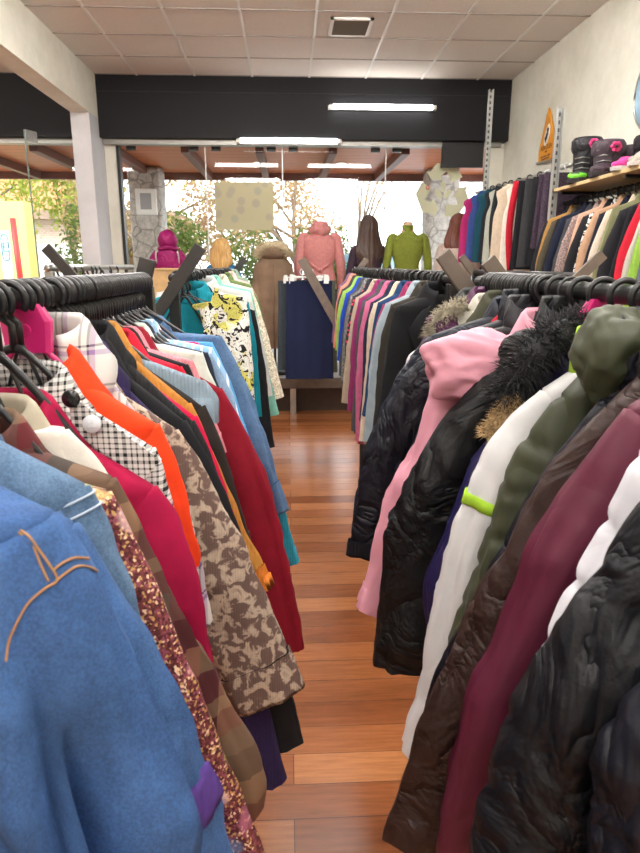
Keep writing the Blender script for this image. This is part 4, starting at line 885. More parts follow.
# uprights, rails and shelf of the wall system
def upright(Y, ztop, label):
    o = empty('slotted_upright', (1.9, Y, 0)); tag(o, label, 'shelf upright', 'galvanised uprights')
    m = MB(); m.box((-.022, -.022, 0), (-.016, .022, ztop)); m.box((.016, -.022, 0), (.022, .022, ztop)); m.box((-.022, .016, 0), (.022, .022, ztop)); m.build('profile', M['slotted'], o, False)
upright(4.75, 2.55, 'galvanised slotted upright beside the end of the boot shelf')
upright(6.42, 3.07, 'taller galvanised slotted upright beside the shop window')
m = MB(); m.tube([(2.05, 2.6, 1.94), (2.05, 4.95, 1.94)], .0155, 12)
for y in (2.7, 4.85): m.tube([(2.05, y, 1.94), (2.37, y, 1.94)], .01, 8)
tag(m.build('wall_rail', M['rail_black']), 'black wall rail under the boot shelf packed with blazers and blouses', 'clothes rail', 'wall rails')
m = MB(); m.tube([(2.06, 4.85, 2.2), (2.06, 5.2, 2.2), (2.06 - .155, 6.75, 2.2)], .013, 12)
for y in (4.87, 6.7): m.tube([(BAYX(y), y, 2.2), (2.37, y, 2.2)], .01, 8)
tag(m.build('wall_rail', M['steel']), 'steel wall rail with dark skirts and waistcoats under the orange sign', 'clothes rail', 'wall rails')
t = empty('boot_shelf', (2.13, 3.7, 2.0)); tag(t, 'pale wooden wall shelf carrying boots and shoes', 'shelf')
m = MB(); m.box((-.235, -1.05, 0), (.235, 1.04, .022)); m.build('board', plain('pale_pine_board', rgb(206, 178, 130), .5, var=.1), t, False, bevel=.002)
for y in (-.9, .1, .98):
    m = MB(); m.beam((.24, y, -.012), (-.2, y, -.012), .02, .02, (0, 0, 1)); m.build('bracket', M['rail_black'], t, False)

def boot(name, X, Y, z, rz, mat, h, label, sole, flower=None, toe=None, cuff=None, cat='boot', group=None, k=1.0):
    root = empty(name, (X, Y, z), rz); root.scale = (k * 1.15, k * 1.15, k); tag(root, label, cat, group)
    # toe points to -y
    m = MB(); rings = []
    prof = [(-.165, .018, .03, .02), (-.15, .036, .034, .034), (-.11, .045, .04, .05), (-.06, .043, .055, .07), (-.02, .041, .075, .09), (.03, .040, .08, .1), (.06, .036, .07, .09), (.075, .022, .05, .06)]
    for y, w, hz, top in prof:
        rings.append([(w * sgp(math.cos(2 * PI * j / 24), .85), y, .018 + hz * .55 + hz * .55 * sgp(math.sin(2 * PI * j / 24), .85)) for j in range(24)])
    m.loft(rings, True, True); m.build('foot', mat, root)
    if h > .12:
        m = MB(); rings = []
        for i in range(14):
            q = i / 13; zz = .05 + (h - .05) * q
            w = .056 + .010 * q; d = .068 + .004 * q
            rings.append([(w * math.cos(2 * PI * j / 28), .015 + d * math.sin(2 * PI * j / 28), zz + .004 * ns(j * .8, q * 5, 1)) for j in range(28)])
        rings += [[(p[0] * .85, .015 + (p[1] - .015) * .85, h - .03) for p in rings[-1]]]
        m.loft(rings); m.build('shaft', mat, root)
        m = MB(); m.loft([[(a * math.cos(2 * PI * j / 28), .015 + b_ * math.sin(2 * PI * j / 28), z) for j in range(28)] for a, b_, z in ((.067, .073, h - .07), (.075, .081, h - .05), (.075, .081, h - .01), (.066, .07, h + .006), (.056, .06, h - .005))])
        m.build('cuff', cuff or mat, root)
        for q in range(3):
            m = MB(); m.tube([(-.034, -.05 - .004 * q, .085 + q * .028), (0, -.062, .09 + q * .028), (.034, -.05, .085 + q * .028)], .003, 6); m.build('lace', M['steel'], root)
    m = MB(); m.loft([[(sx_ * k_ * (1 if abs(yy) < .2 else 1), yy * k_, zz) for sx_, yy in ((-.02, -.168), (.02, -.168), (.042, -.14), (.048, -.09), (.036, -.02), (.04, .05), (.024, .078), (-.024, .078), (-.04, .05), (-.036, -.02), (-.048, -.09), (-.042, -.14))] for zz, k_ in ((0, .98), (.022, 1.02), (.026, .96))], True, True)
    m.build('sole', sole, root, False)
    if toe:
        m = MB(); m.loft([[(w * sgp(math.cos(2 * PI * j / 20), .85), y, .02 + hz * .55 + hz * .55 * sgp(math.sin(2 * PI * j / 20), .85)) for j in range(20)] for y, w, hz in ((-.17, .016, .02), (-.152, .038, .032), (-.12, .046, .034))], True, False)
        m.build('toe_cap', toe, root)
    if flower:
        fl = MB()
        for a in range(6):
            fl.disc((0, .014 * math.cos(a * PI / 3), .014 * math.sin(a * PI / 3)), .013, 'x', .003, 12)
        o = fl.build('flower', flower, root); m = MB(); m.disc((.004, 0, 0), .007, 'x', .003, 12); m.build('flower_centre', M['hanger_black'], o)
        fa = math.radians(-52); o.location = (.078 * math.cos(fa), .015 + .084 * math.sin(fa), h - .035); o.rotation_euler = (0, 0, fa)
    return root
PK = plain('pink_felt', rgb(224, 66, 130), .7); LM = plain('lime_rubber', rgb(110, 200, 50), .5)
BK = cloth(rgb(34, 32, 36), 'nylon'); PL = cloth(rgb(66, 54, 62), 'nylon'); DS = plain('dark_rubber', rgb(46, 44, 48), .7)
MG = cloth(rgb(200, 60, 140), 'nylon')
boot('snow_boot', 2.02, 4.55, 2.022, math.radians(-38), BK, .25, 'tall black snow boot with a pink flower and lime toe', DS, PK, LM, None, 'boot', 'boots on the wall shelf', 1.18)
boot('snow_boot', 2.2, 4.60, 2.022, math.radians(-30), BK, .25, 'black snow boot tucked behind the lime-toed boot', DS, None, None, None, 'boot', 'boots on the wall shelf', 1.08)
boot('ankle_boot', 2.02, 4.24, 2.022, math.radians(-38), PL, .19, 'plum grey ankle boot with a pink flower', DS, PK, None, None, 'boot', 'boots on the wall shelf', 1.18)
boot('ankle_boot', 2.2, 4.30, 2.022, math.radians(-34), PL, .19, 'plum grey ankle boot tucked against the wall', DS, None, None, None, 'boot', 'boots on the wall shelf', 1.08)
boot('winter_boot', 2.16, 4.0, 2.022, math.radians(-30), BK, .2, 'plain black winter boot between ankle boot and pink shoe', DS, None, None, None, 'boot', 'boots on the wall shelf', 1.08)
boot('trainer', 1.99, 3.93, 2.022, math.radians(-42), MG, .1, 'magenta trainer at the front of the wall shelf', plain('white_rubber', rgb(210, 208, 204), .5), None, None, None, 'shoe', 'shoes on the wall shelf', .9)
boot('trainer', 1.99, 3.74, 2.022, math.radians(-42), cloth(rgb(176, 170, 160), 'nylon'), .1, 'pale grey trainer beside the magenta trainer', plain('white_rubber', rgb(210, 208, 204), .5), None, None, None, 'shoe', 'shoes on the wall shelf', .9)
boot('pink_boot', 2.14, 3.70, 2.022, math.radians(-35), MG, .24, 'magenta pink boot at the edge of the picture', DS, None, None, cloth(rgb(230, 120, 180), 'nylon'), 'boot', 'boots on the wall shelf', 1.08)

# orange sign on the wall
t = empty('pennant_sign', (2.374, 6.18, 2.43)); tag(t, 'orange pointed sign with a bird emblem on the pale wall', 'sign')
SO = plain('orange_sign_board', rgb(226, 150, 34), .5); SG = plain('brown_sign_ink', rgb(120, 70, 20), .6)
out = [(-.005, .44), (.04, .37), (.09, .26), (.135, .16), (.16, .10), (.155, .03), (.15, -.01), (-.19, -.01), (-.205, .06), (-.20, .12), (-.16, .2), (-.10, .3), (-.05, .38)]
m = MB(); m.loft([[(x, y * 1.0, z) for y, z in out] for x in (0, -.012)], True, True); m.build('board', SO, t, False, bevel=.002)
m = MB(); m.beam((-.01, .19, -.005), (-.01, -.22, -.03), .02, .02, (1, 0, 0)); m.build('base_strip', M['steel'], t, False)
def ell(m, cy, cz, a, b, ang, x0, x1, n=24):
    r = []
    for x in (x0, x1):
        r.append([(x, cy + a * math.cos(2 * PI * k / n) * math.cos(ang) - b * math.sin(2 * PI * k / n) * math.sin(ang), cz + a * math.cos(2 * PI * k / n) * math.sin(ang) + b * math.sin(2 * PI * k / n) * math.cos(ang)) for k in range(n)])
    m.loft(r, True, True)
m = MB(); ell(m, -.02, .21, .095, .052, math.radians(115), -.0125, -.0145); em = m.build('emblem', plain('white_sign_ink', rgb(232, 230, 222), .5), t, False)
m = MB(); ell(m, -.012, .195, .045, .022, math.radians(125), -.0148, -.0160); ell(m, -.035, .25, .024, .018, .4, -.0148, -.0160); ell(m, .012, .17, .03, .008, math.radians(60), -.0148, -.0160); m.build('bird', M['hanger_black'], em, False)
def lettering(txt, size, loc, rot, mat, parent, name='lettering', ext=.0008):
    cu = bpy.data.curves.new(name, 'FONT'); cu.body = txt; cu.size = size; cu.align_x = 'CENTER'; cu.align_y = 'CENTER'; cu.extrude = ext
    cu.materials.append(mat)
    tmp = bpy.data.objects.new(name, cu); COL.objects.link(tmp)
    me = bpy.data.meshes.new_from_object(tmp.evaluated_get(bpy.context.evaluated_depsgraph_get()))
    bpy.data.objects.remove(tmp)
    me.name = name
    o = bpy.data.objects.new(name, me); COL.objects.link(o); o.parent = parent; o.location = loc; o.rotation_euler = rot
    return o
lettering('ARKOLIA', .062, (-.0135, -.02, .105), (PI / 2, 0, -PI / 2), SG, t)
m = MB()
for y0, y1, z in ((-.045, .0, .068), (-.13, -.06, .03), (-.045, .03, .03), (.045, .09, .03), (-.11, .07, .008)): m.box((-.0138, y0, z - .007), (-.0125, y1, z + .007))
m.build('small_print', SG, t, False)
# round mirror
t = empty('round_mirror', (2.372, 4.40, 2.60)); tag(t, 'round pale blue mirror high on the wall above the boots', 'mirror')
m = MB(); m.disc((0, 0, 0), .25, 'x', .008, 48); m.build('glass', plain('pale_blue_mirror', rgb(150, 184, 206), .3, .3), t)
m = MB(); m.tube([(-.006, .25 * math.cos(2 * PI * k / 48), .25 * math.sin(2 * PI * k / 48)) for k in range(49)], .008, 8); m.build('rim', M['steel'], t)

# ------------------------------------------------------------------ the setting
def wood_floor():
    m, nt, b = new_mat('red_brown_parquet')
    oc = obj_coords(nt)
    br = nt.nodes.new('ShaderNodeTexBrick')
    br.inputs['Scale'].default_value = 1; br.inputs['Brick Width'].default_value = 1.15; br.inputs['Row Height'].default_value = .122
    br.inputs['Mortar Size'].default_value = .0012; br.inputs['Mortar Smooth'].default_value = .2; br.offset = .37
    br.inputs['Color1'].default_value = (0, 0, 0, 1); br.inputs['Color2'].default_value = (1, 1, 1, 1); br.inputs['Mortar'].default_value = (.5, .5, .5, 1)
    nt.links.new(oc, br.inputs['Vector'])
    mp = nt.nodes.new('ShaderNodeMapping'); mp.inputs['Scale'].default_value = (1.2, 14, 1); nt.links.new(oc, mp.inputs['Vector'])
    g = noise_node(nt, 5, 6, mp.outputs[0], .65)
    base = ramp(nt, br.outputs['Color'], [(0, rgb(140, 80, 44)), (.5, rgb(162, 99, 57)), (1, rgb(182, 120, 75))])
    grain = ramp(nt, g, [(.3, (.72, .68, .65, 1)), (.7, (1.15, 1.15, 1.15, 1))])
    c = mix(nt, 1.0, base, grain, 'MULTIPLY')
    c = mix(nt, br.outputs['Fac'], c, rgb(64, 32, 18))
    nt.links.new(c, b.inputs['Base Color']); b.inputs['Roughness'].default_value = .26
    bump(nt, b, br.outputs['Fac'], .3, -.001)
    return m
def tile_mat():
    m, nt, b = new_mat('mineral_ceiling_tile')
    f = noise_node(nt, 90, 4)
    nt.links.new(ramp(nt, f, [(.3, rgb(210, 203, 197)), (.7, rgb(226, 220, 214))]), b.inputs['Base Color']); b.inputs['Roughness'].default_value = .9
    bump(nt, b, f, .3, .002)
    return m
def plaster(name, c, c2):
    m, nt, b = new_mat(name)
    f = noise_node(nt, 2.2, 6, rough=.7)
    nt.links.new(ramp(nt, f, [(.3, c2), (.6, c)]), b.inputs['Base Color']); b.inputs['Roughness'].default_value = .8
    bump(nt, b, noise_node(nt, 60, 4), .25, .004)
    return m
PW = plaster('cream_plaster', rgb(228, 226, 214), rgb(208, 206, 192)); PG = plaster('grey_white_paint', rgb(206, 206, 210), rgb(194, 194, 198))
structure(flatbox('floor', (-5.2, -2.7, -.05), (2.5, 7.6, 0), wood_floor()))
structure(flatbox('ceiling', (-5.2, -2.7, 3.38), (2.5, 7.6, 3.45), tile_mat()))
m = MB()
for k in range(-9, 5):
    x = .245 + .587 * k
    m.box((x - .011, -2.6, 3.374), (x + .011, 7.3, 3.381))
trm = structure(m.build('trim_1', plain('white_grid_bar', rgb(225, 224, 220), .35), None, False))
m = MB()
for k in range(17):
    y = 6.675 + .6 - .588 * k
    m.box((-5.2, y - .009, 3.3745), (2.4, y + .009, 3.381))
structure(m.build('trim_2', plain('grey_grid_bar', rgb(150, 142, 136), .5), None, False))
structure(flatbox('wall_right', (2.38, -2.7, 0), (2.5, 7.6, 3.38), PW))
structure(flatbox('wall_back', (-5.2, -2.7, 0), (2.5, -2.58, 3.38), PW))
structure(flatbox('wall_left', (-5.3, -2.7, 0), (-5.18, 7.6, 3.38), PW))
structure(flatbox('beam', (-2.125, -2.6, 2.96), (-1.94, 7.3, 3.38), PW))
structure(flatbox('column', (-2.125, 6.98, 0), (-1.94, 7.58, 2.965), PG, bevel=.004))
structure(flatbox('wall_front', (-1.945, 7.46, 0), (-1.83, 7.62, 2.78), PW))
structure(flatbox('wall_front', (2.235, 7.42, 0), (2.39, 7.62, 2.78), PW))
FB = plain('black_fascia_paint', rgb(24, 24, 28), .6)
FB.node_tree.nodes['Principled BSDF'].inputs['Specular IOR Level'].default_value = .25
structure(flatbox('wall_fascia', (-1.95, 7.3, 2.785), (2.385, 7.62, 3.38), FB, bevel=.004))
structure(flatbox('wall_fascia', (-5.2, 7.3, 2.785), (-2.12, 7.62, 3.38), FB, bevel=.004))
structure(flatbox('trim_3', (-1.93, 7.296, 3.222), (2.345, 7.31, 3.227), plain('fascia_joint', rgb(20, 20, 22), .6)))
GT = plain('grey_metal_strip', rgb(150, 148, 142), .4, .5)
structure(flatbox('trim_4', (-1.93, 7.38, 2.735), (2.33, 7.5, 2.785), GT)); structure(flatbox('trim_5', (-5.2, 7.38, 2.735), (-2.13, 7.5, 2.785), GT))
# window glass
gm, nt, b = new_mat('window_glass')
tr = nt.nodes.new('ShaderNodeBsdfTransparent'); tr.inputs[0].default_value = (.93, .95, .94, 1)
gl = nt.nodes.new('ShaderNodeBsdfGlossy'); gl.inputs['Roughness'].default_value = .02
fr = nt.nodes.new('ShaderNodeFresnel'); fr.inputs['IOR'].default_value = 1.4
ms = nt.nodes.new('ShaderNodeMixShader')
nt.links.new(fr.outputs[0], ms.inputs[0]); nt.links.new(tr.outputs[0], ms.inputs[1]); nt.links.new(gl.outputs[0], ms.inputs[2])
nt.links.new(ms.outputs[0], nt.nodes['Material Output'].inputs['Surface'])
GLASS = gm
def sheet(name, x0, x1, z0, z1, y=7.554, parent=None):
    me = bpy.data.meshes.new(name); me.from_pydata([(x0, y, z0), (x1, y, z0), (x1, y, z1), (x0, y, z1)], [], [(0, 1, 2, 3)]); me.materials.append(GLASS)
    o = bpy.data.objects.new(name, me); COL.objects.link(o); o.parent = parent; return o
xs = [-1.80, -.885, -.045, 1.1, 2.22]
FK = plain('black_window_frame', rgb(34, 34, 36), .4)
WS = plain('clear_silicone_joint', rgb(225, 228, 226), .4)
for i in range(4):
    w = structure(sheet('window_%d' % (i + 1), xs[i] + .004, xs[i + 1] - .004, .25, 2.74))
    if i:
        structure(flatbox('window_joint', (xs[i] - .006, 7.546, .38), (xs[i] + .006, 7.562, 2.74), WS, w))
    for x in (xs[i] + .12, xs[i + 1] - .12):
        structure(flatbox('window_clip', (x - .05, 7.54, 2.70), (x + .05, 7.57, 2.75), FK, w))
structure(flatbox('window_frame', (-1.832, 7.50, .0), (-1.798, 7.6, 2.76), FK))
structure(sheet('window_5', -5.15, -2.95, .02, 2.74))
structure(sheet('window_6', -2.94, -2.14, .02, 2.74))
d = empty('door_1', (-2.16, 7.45, 0), math.radians(66)); structure(d)
structure(sheet('glass_leaf', -.8, 0, .02, 2.735, 0, d)); 
structure(flatbox('door_edge', (-.806, -.007, .02), (-.8, .007, 2.735), plain('green_glass_edge', rgb(120, 140, 134), .2), d))
structure(flatbox('patch_fitting', (-.8, -.014, 2.64), (-.66, .014, 2.745), M['steel'], d)); structure(flatbox('patch_fitting', (-.8, -.014, .0), (-.66, .014, .1), M['steel'], d))
m = MB(); m.tube([(-.74, -.05, .8), (-.74, -.05, 1.5)], .014, 10); m.tube([(-.74, -.05, .85), (-.74, 0, .85)], .008, 8); m.tube([(-.74, -.05, 1.45), (-.74, 0, 1.45)], .008, 8); structure(m.build('door_handle', M['steel'], d))
# display platform
pf = structure(flatbox('floor_platform', (-1.83, 6.44, .27), (2.235, 7.5, .38), M['board_grey'], bevel=.006))
structure(flatbox('platform_base', (-1.83, 6.62, 0), (2.235, 7.5, .27), plain('dark_brown_platform', rgb(62, 44, 36), .45, var=.2), pf))
for x in (-1.4, .04, 1.4): structure(flatbox('platform_leg', (x - .03, 6.46, 0), (x + .03, 6.5, .27), M['steel'], pf))
# ceiling vent
t = empty('ceiling_vent', (.53, 5.82, 3.372)); tag(t, 'white-framed square ceiling vent with grey slats', 'vent')
WF = plain('white_vent_frame', rgb(232, 232, 228), .4); GS = plain('grey_vent_slat', rgb(120, 118, 112), .6)
m = MB()
for lo, hi in (((-.17, -.2, -.012), (.17, -.172, .004)), ((-.17, .172, -.012), (.17, .2, .004)), ((-.17, -.2, -.012), (-.142, .2, .004)), ((.142, -.2, -.012), (.17, .2, .004))): m.box(lo, hi)
m.build('frame', WF, t, False)
m = MB(); m.box((-.145, -.175, .0), (.145, .175, .004)); m.build('backing', GS, t, False)
m = MB()
for k in range(12): m.beam((-.143, -.16 + k * .029, -.003), (.143, -.16 + k * .029, -.003), .02, .003, (0, .5, 1))
m.build('slats', GS, t, False)
# fluorescent battens
def emis(name, c, s):
    m_, nt_, b_ = new_mat(name)
    b_.inputs['Base Color'].default_value = c; b_.inputs['Emission Color'].default_value = c; b_.inputs['Emission Strength'].default_value = s
    return m_
TUBE = emis('lit_fluorescent_tube', (1, .98, .94, 1), 14); TUBE2 = emis('lit_ceiling_tube', (1, .97, .92, 1), TUBE_S)
def batten(label, x0, x1, y, z, face, area=0, along='x'):
    t = empty('fluorescent_light', ((x0 + x1) / 2, y, z)); tag(t, label, 'ceiling light' if area else 'strip light', 'fluorescent tubes')
    L = (x1 - x0) / 2
    hb, tb, cb = MB(), MB(), MB()
    oy, oz = {'front': (.05, 0), 'down': (0, .05)}[face]
    hb.box((-L - .03, oy - .025, oz - .02), (L + .03, oy + .025, oz + .02)); hb.build('housing', WF, t, False, bevel=.004)
    tb.tube([(-L + .02, 0, 0), (L - .02, 0, 0)], .026, 14); tb.build('tube', TUBE2 if area else TUBE, t)
    for s_ in (-1, 1):
        cb = MB(); cb.box((s_ * L - .02, min(0, oy) - .018, -.018), (s_ * L + .02, max(0, oy) + .018, max(0, oz) + .018)); cb.build('end_cap', WF, t, False, bevel=.003)
    if area:
        l = bpy.data.lights.new('fluorescent_glow', 'AREA'); l.shape = 'RECTANGLE'; l.size = 2 * L; l.size_y = .12; l.energy = area; l.color = (1, .99, .97)
        lo = bpy.data.objects.new('fluorescent_glow', l); COL.objects.link(lo); lo.location = (0, 0, -.03); lo.parent = t
batten('lit fluorescent tube mounted on the black fascia board', .47, 1.55, 7.235, 3.09, 'front')
batten('lit fluorescent tube under the black fascia at the window top', -.5, .56, 7.29, 2.765, 'front')
for X in (-.75, 1.0):
    for Y, kW in ((4.3, 1.25), (2.2, 1.2), (.1, .7), (-1.6, .45)):
        batten('fluorescent ceiling light out of the picture overhead', X - .6, X + .6, Y, 3.315, 'down', AREA_W * kW)
for Y in (5.0, 1.5):
    batten('fluorescent ceiling light out of the picture over the next room', -4.2, -3.0, Y, 3.315, 'down', AREA_W * .6)

# posters and stickers on the glass
def paper(name, c, spots=None):
    m_, nt_, b_ = new_mat(name)
    col = c
    if spots:
        v = nt_.nodes.new('ShaderNodeTexVoronoi'); v.inputs['Scale'].default_value = 7.5; nt_.links.new(obj_coords(nt_), v.inputs['Vector'])
        k = ramp(nt_, v.outputs['Distance'], [(0, (1, 1, 1, 1)), (.28, (.8, .8, .8, 1)), (.42, (0, 0, 0, 1))])
        sc = nt_.nodes.new('ShaderNodeSeparateColor'); nt_.links.new(v.outputs['Color'], sc.inputs[0])
        sp = ramp(nt_, sc.outputs[0], [(0, spots[0]), (.5, spots[1])], True)
        col = mix(nt_, mathn(nt_, 'MULTIPLY', k, .35), c, sp)
    df = nt_.nodes.new('ShaderNodeBsdfDiffuse'); tl = nt_.nodes.new('ShaderNodeBsdfTranslucent'); mx = nt_.nodes.new('ShaderNodeMixShader'); mx.inputs[0].default_value = .3
    for n_ in (df, tl):
        if isinstance(col, tuple): n_.inputs[0].default_value = col
        else: nt_.links.new(col, n_.inputs[0])
    nt_.links.new(df.outputs[0], mx.inputs[1]); nt_.links.new(tl.outputs[0], mx.inputs[2]); nt_.links.new(mx.outputs[0], nt_.nodes['Material Output'].inputs['Surface'])
    return m_
o = flatbox('window_poster', (-.80, 7.535, 1.875), (-.148, 7.538, 2.38), paper('thin_cream_poster', rgb(206, 200, 168), (rgb(150, 140, 160), rgb(130, 150, 165))))
tag(o, 'pale square poster with faint round spots stuck on the window glass', 'poster')
RC = paper('pale_green_card', rgb(226, 226, 200))
t = empty('recycling_sign', (1.75, 7.535, 2.29)); tag(t, 'large pale recycling arrows sign stuck on the window glass', 'sign')
for k in range(3):
    a = k * 2 * PI / 3
    def R2(p): return (p[0] * math.cos(a) - p[1] * math.sin(a), p[0] * math.sin(a) + p[1] * math.cos(a))
    # one bent arrow of the three: band, fold and head, seen before turning
    pts = [(-.244, .106), (-.131, .035), (-.206, -.081), (-.131, -.1125), (-.104, -.069), (-.046, -.175), (-.0875, -.275), (-.1125, -.235), (-.225, -.219), (-.309, -.025)]
    m = MB(); m.loft([[(R2(p)[0], y, R2(p)[1]) for p in pts] for y in (0, .003)], True, True); m.build('arrow', RC, t, False)
m = MB()
for cy_, cz_, an in ((-.05, -.02, 2.2), (.05, -.02, .95), (0, .06, PI / 2)):
    rr_ = []
    for y in (0, .003):
        rr_.append([(cy_ + .062 * math.cos(q) * math.cos(an) - .03 * math.sin(q) * math.sin(an), y, cz_ + .062 * math.cos(q) * math.sin(an) + .03 * math.sin(q) * math.cos(an)) for q in [2 * PI * k / 20 for k in range(20)]])
    m.loft(rr_, True, True)
m.build('leaf_emblem', RC, t, False)
m = MB(); m.disc((-.175, -.004, .045), .022, 'y', .001, 20); o = m.build('red_spot', plain('red_sticker', rgb(214, 60, 60), .5), t); m = MB(); m.disc((-.175, -.0062, .045), .013, 'y', .001, 20); m.build('spot_centre', RC, o)
t = tag(flatbox('hanging_board', (1.683, 7.37, 2.526), (2.14, 7.41, 2.80), plain('matt_black_board', rgb(30, 30, 33), .6), bevel=.003), 'black rectangular board hanging below the fascia by the window corner', 'board')

# ------------------------------------------------------------------ mannequins in the window
SKIN = plain('beige_mannequin_skin', rgb(206, 170, 146), .5)
def skin_body(name, joints, edges, radii, mat, parent, sub=2):
    me = bpy.data.meshes.new(name); me.from_pydata(joints, edges, [])
    o = bpy.data.objects.new(name, me); COL.objects.link(o)
    md = o.modifiers.new('skin', 'SKIN'); md.use_smooth_shade = True
    for v, r in zip(me.skin_vertices[0].data, radii): v.radius = r if isinstance(r, tuple) else (r, r)
    me.skin_vertices[0].data[0].use_root = True
    sb = o.modifiers.new('smooth', 'SUBSURF'); sb.levels = sub; sb.render_levels = sub
    dg = bpy.context.evaluated_depsgraph_get(); ev = o.evaluated_get(dg)
    me2 = bpy.data.meshes.new_from_object(ev); me2.name = name
    o.modifiers.clear(); o.data = me2; me2.materials.clear(); me2.materials.append(mat)
    me2.polygons.foreach_set('use_smooth', [True] * len(me2.polygons))
    o.parent = parent
    return o
def torso_loft(levels, n=44, amp=.004, seed=0, folds=.0):
    rings = []
    zs = [l[0] for l in levels]
    dense = []
    for a, b in zip(levels, levels[1:]):
        for k in range(6):
            t = k / 6; dense.append([a[i] + (b[i] - a[i]) * smooth01(t) if i else a[i] + (b[i] - a[i]) * t for i in range(4)])
    dense.append(list(levels[-1]))
    for z, wx, wy, yo in dense:
        ring = []
        for j in range(n):
            a = 2 * PI * j / n; c, s = math.cos(a), math.sin(a)
            k = 1 + amp * 7 * ns(c * 1.5 + seed, s * 1.5, z * 7) + folds * math.sin(9 * a + 4 * z)
            ring.append((wx * sgp(c, .85) * k, yo + wy * sgp(s, .85) * k, z))
        rings.append(ring)
    m = MB(); m.loft(rings); return m
def limb(pts, radii, seed, n=22, amp=.004, nl=26):
    P = catmull([Vector(p) for p in pts], nl); rr = []
    for i in range(nl):
        t = i / (nl - 1) * (len(radii) - 1); k = min(int(t), len(radii) - 2); rr.append(radii[k] + (radii[k + 1] - radii[k]) * (t - k))
    m = MB(); m.tube(P, [r * (1 + .5 * amp * 12 * ns(i * .55, seed, 0)) for i, r in enumerate(rr)], n)
    return m
def mannequin(label, X, Y, top_mat, k=1.0, rz=0.0, head=True, hair=None, hair_len=.45, hair_mat=None, turtle=False, hood=False, knot=False, low_mat=None, arms=None, loose=0.0, z0=.38, bust=False, group='mannequins in the shop window'):
    t = empty('mannequin', (X, Y, z0), rz); t.scale = (k, k, k); tag(t, label, 'mannequin', group)
    arms = arms or [[(.175, -.01, 1.40), (.225, -.03, 1.14), (.235, .05, .90)], [(-.175, -.01, 1.40), (-.225, -.03, 1.14), (-.235, .05, .90)]]
    J = [(0, 0, .93), (0, -.01, 1.12), (0, -.01, 1.32), (0, -.01, 1.43), (0, .005, 1.52), (0, .02, 1.56)]
    R = [(.14, .095), (.105, .075), (.125, .08), (.06, .045), (.048, .048), (.048, .048)]
    E = [(0, 1), (1, 2), (2, 3), (3, 4), (4, 5)]
    for s_, A in ((1, arms[0]), (-1, arms[1])):
        b0 = len(J); J += [(s_ * .12, -.01, 1.40), A[0], A[1], A[2], (A[2][0] + s_ * .005, A[2][1] + .03, A[2][2] - .10)]
        R += [.036, .04, .034, .026, (.016, .032)]
        E += [(3, b0), (b0, b0 + 1), (b0 + 1, b0 + 2), (b0 + 2, b0 + 3), (b0 + 3, b0 + 4)]
        b1 = len(J); J += [(s_ * .085, 0, .84), (s_ * .09, .01, .48), (s_ * .09, -.01, .10), (s_ * .095, .1, .04)]
        R += [.085, .058, .036, (.035, .025)]
        E += [(0, b1), (b1, b1 + 1), (b1 + 1, b1 + 2), (b1 + 2, b1 + 3)]
    if head:
        b2 = len(J); J += [(0, .035, 1.60), (0, .03, 1.68), (0, .02, 1.75)]; R += [(.062, .07), (.074, .09), (.05, .062)]
        E += [(5, b2), (b2, b2 + 1), (b2 + 1, b2 + 2)]
        b3 = len(J); J += [(0, .125, 1.655)]; R += [.012]; E += [(b2 + 1, b3)]            # the nose
    skin_body('body', J, E, R, SKIN, t)
    L = loose
    lv = [(1.485, .055, .052, .002), (1.46, .085 + L * .2, .066, -.002), (1.425, .145 + L * .3, .085 + L * .5, -.006), (1.385, .172 + L * .5, .1 + L, -.01), (1.28, .168 + L, .118 + L, 0), (1.12, .132 + L * 1.6, .098 + L, 0), (.98, .165 + L, .115 + L, 0), (.88, .178 + L, .122 + L, 0)]
    top = torso_loft(lv, seed=X).build('top', top_mat, t)
    for s_, A in ((1, arms[0]), (-1, arms[1])):
        limb([(s_ * .12, -.01, 1.40), A[0], A[1], A[2]], [.032 + L * .3, .05 + L * .5, .044 + L * .5, .036 + L * .4], X + s_).build('sleeve', top_mat, t)
    if turtle:
        m = MB(); m.loft([[(a * math.cos(2 * PI * j / 32), .004 + a * math.sin(2 * PI * j / 32), z) for j in range(32)] for a, z in ((.075, 1.44), (.062, 1.475), (.060, 1.53), (.064, 1.545), (.068, 1.53))]); m.build('rolled_neck', top_mat, t)
        if not head:
            m = MB(); m.loft([[(a * math.cos(2 * PI * j / 24), .01 + a * math.sin(2 * PI * j / 24), z) for j in range(24)] for a, z in ((.05, 1.52), (.05, 1.575), (.02, 1.58))], False, True); m.build('neck_cap', SKIN, t)
    if hood:
        m = blob((0, -.045, 1.50), (.105, .085, .085), X * 3 + 1, amp=.25, crease=.08); m.build('hood', top_mat, t)
    if knot:
        m = blob((.0, -.13, 1.08), (.03, .02, .022), 2.2, amp=.3); kn = m.build('knot', top_mat, t)
        for s_ in (1, -1):
            m = MB(); m.tube([(0, -.125, 1.08), (s_ * .07, -.12, 1.12), (s_ * .14, -.06, 1.19)], [.012, .014, .006], 8); m.build('tie_fold', top_mat, kn)
    if low_mat:
        torso_loft([(1.0, .15, .11, 0), (.93, .178, .125, 0), (.8, .185, .13, 0), (.5, .2, .14, 0)], seed=X, folds=.02).build('skirt', low_mat, t)
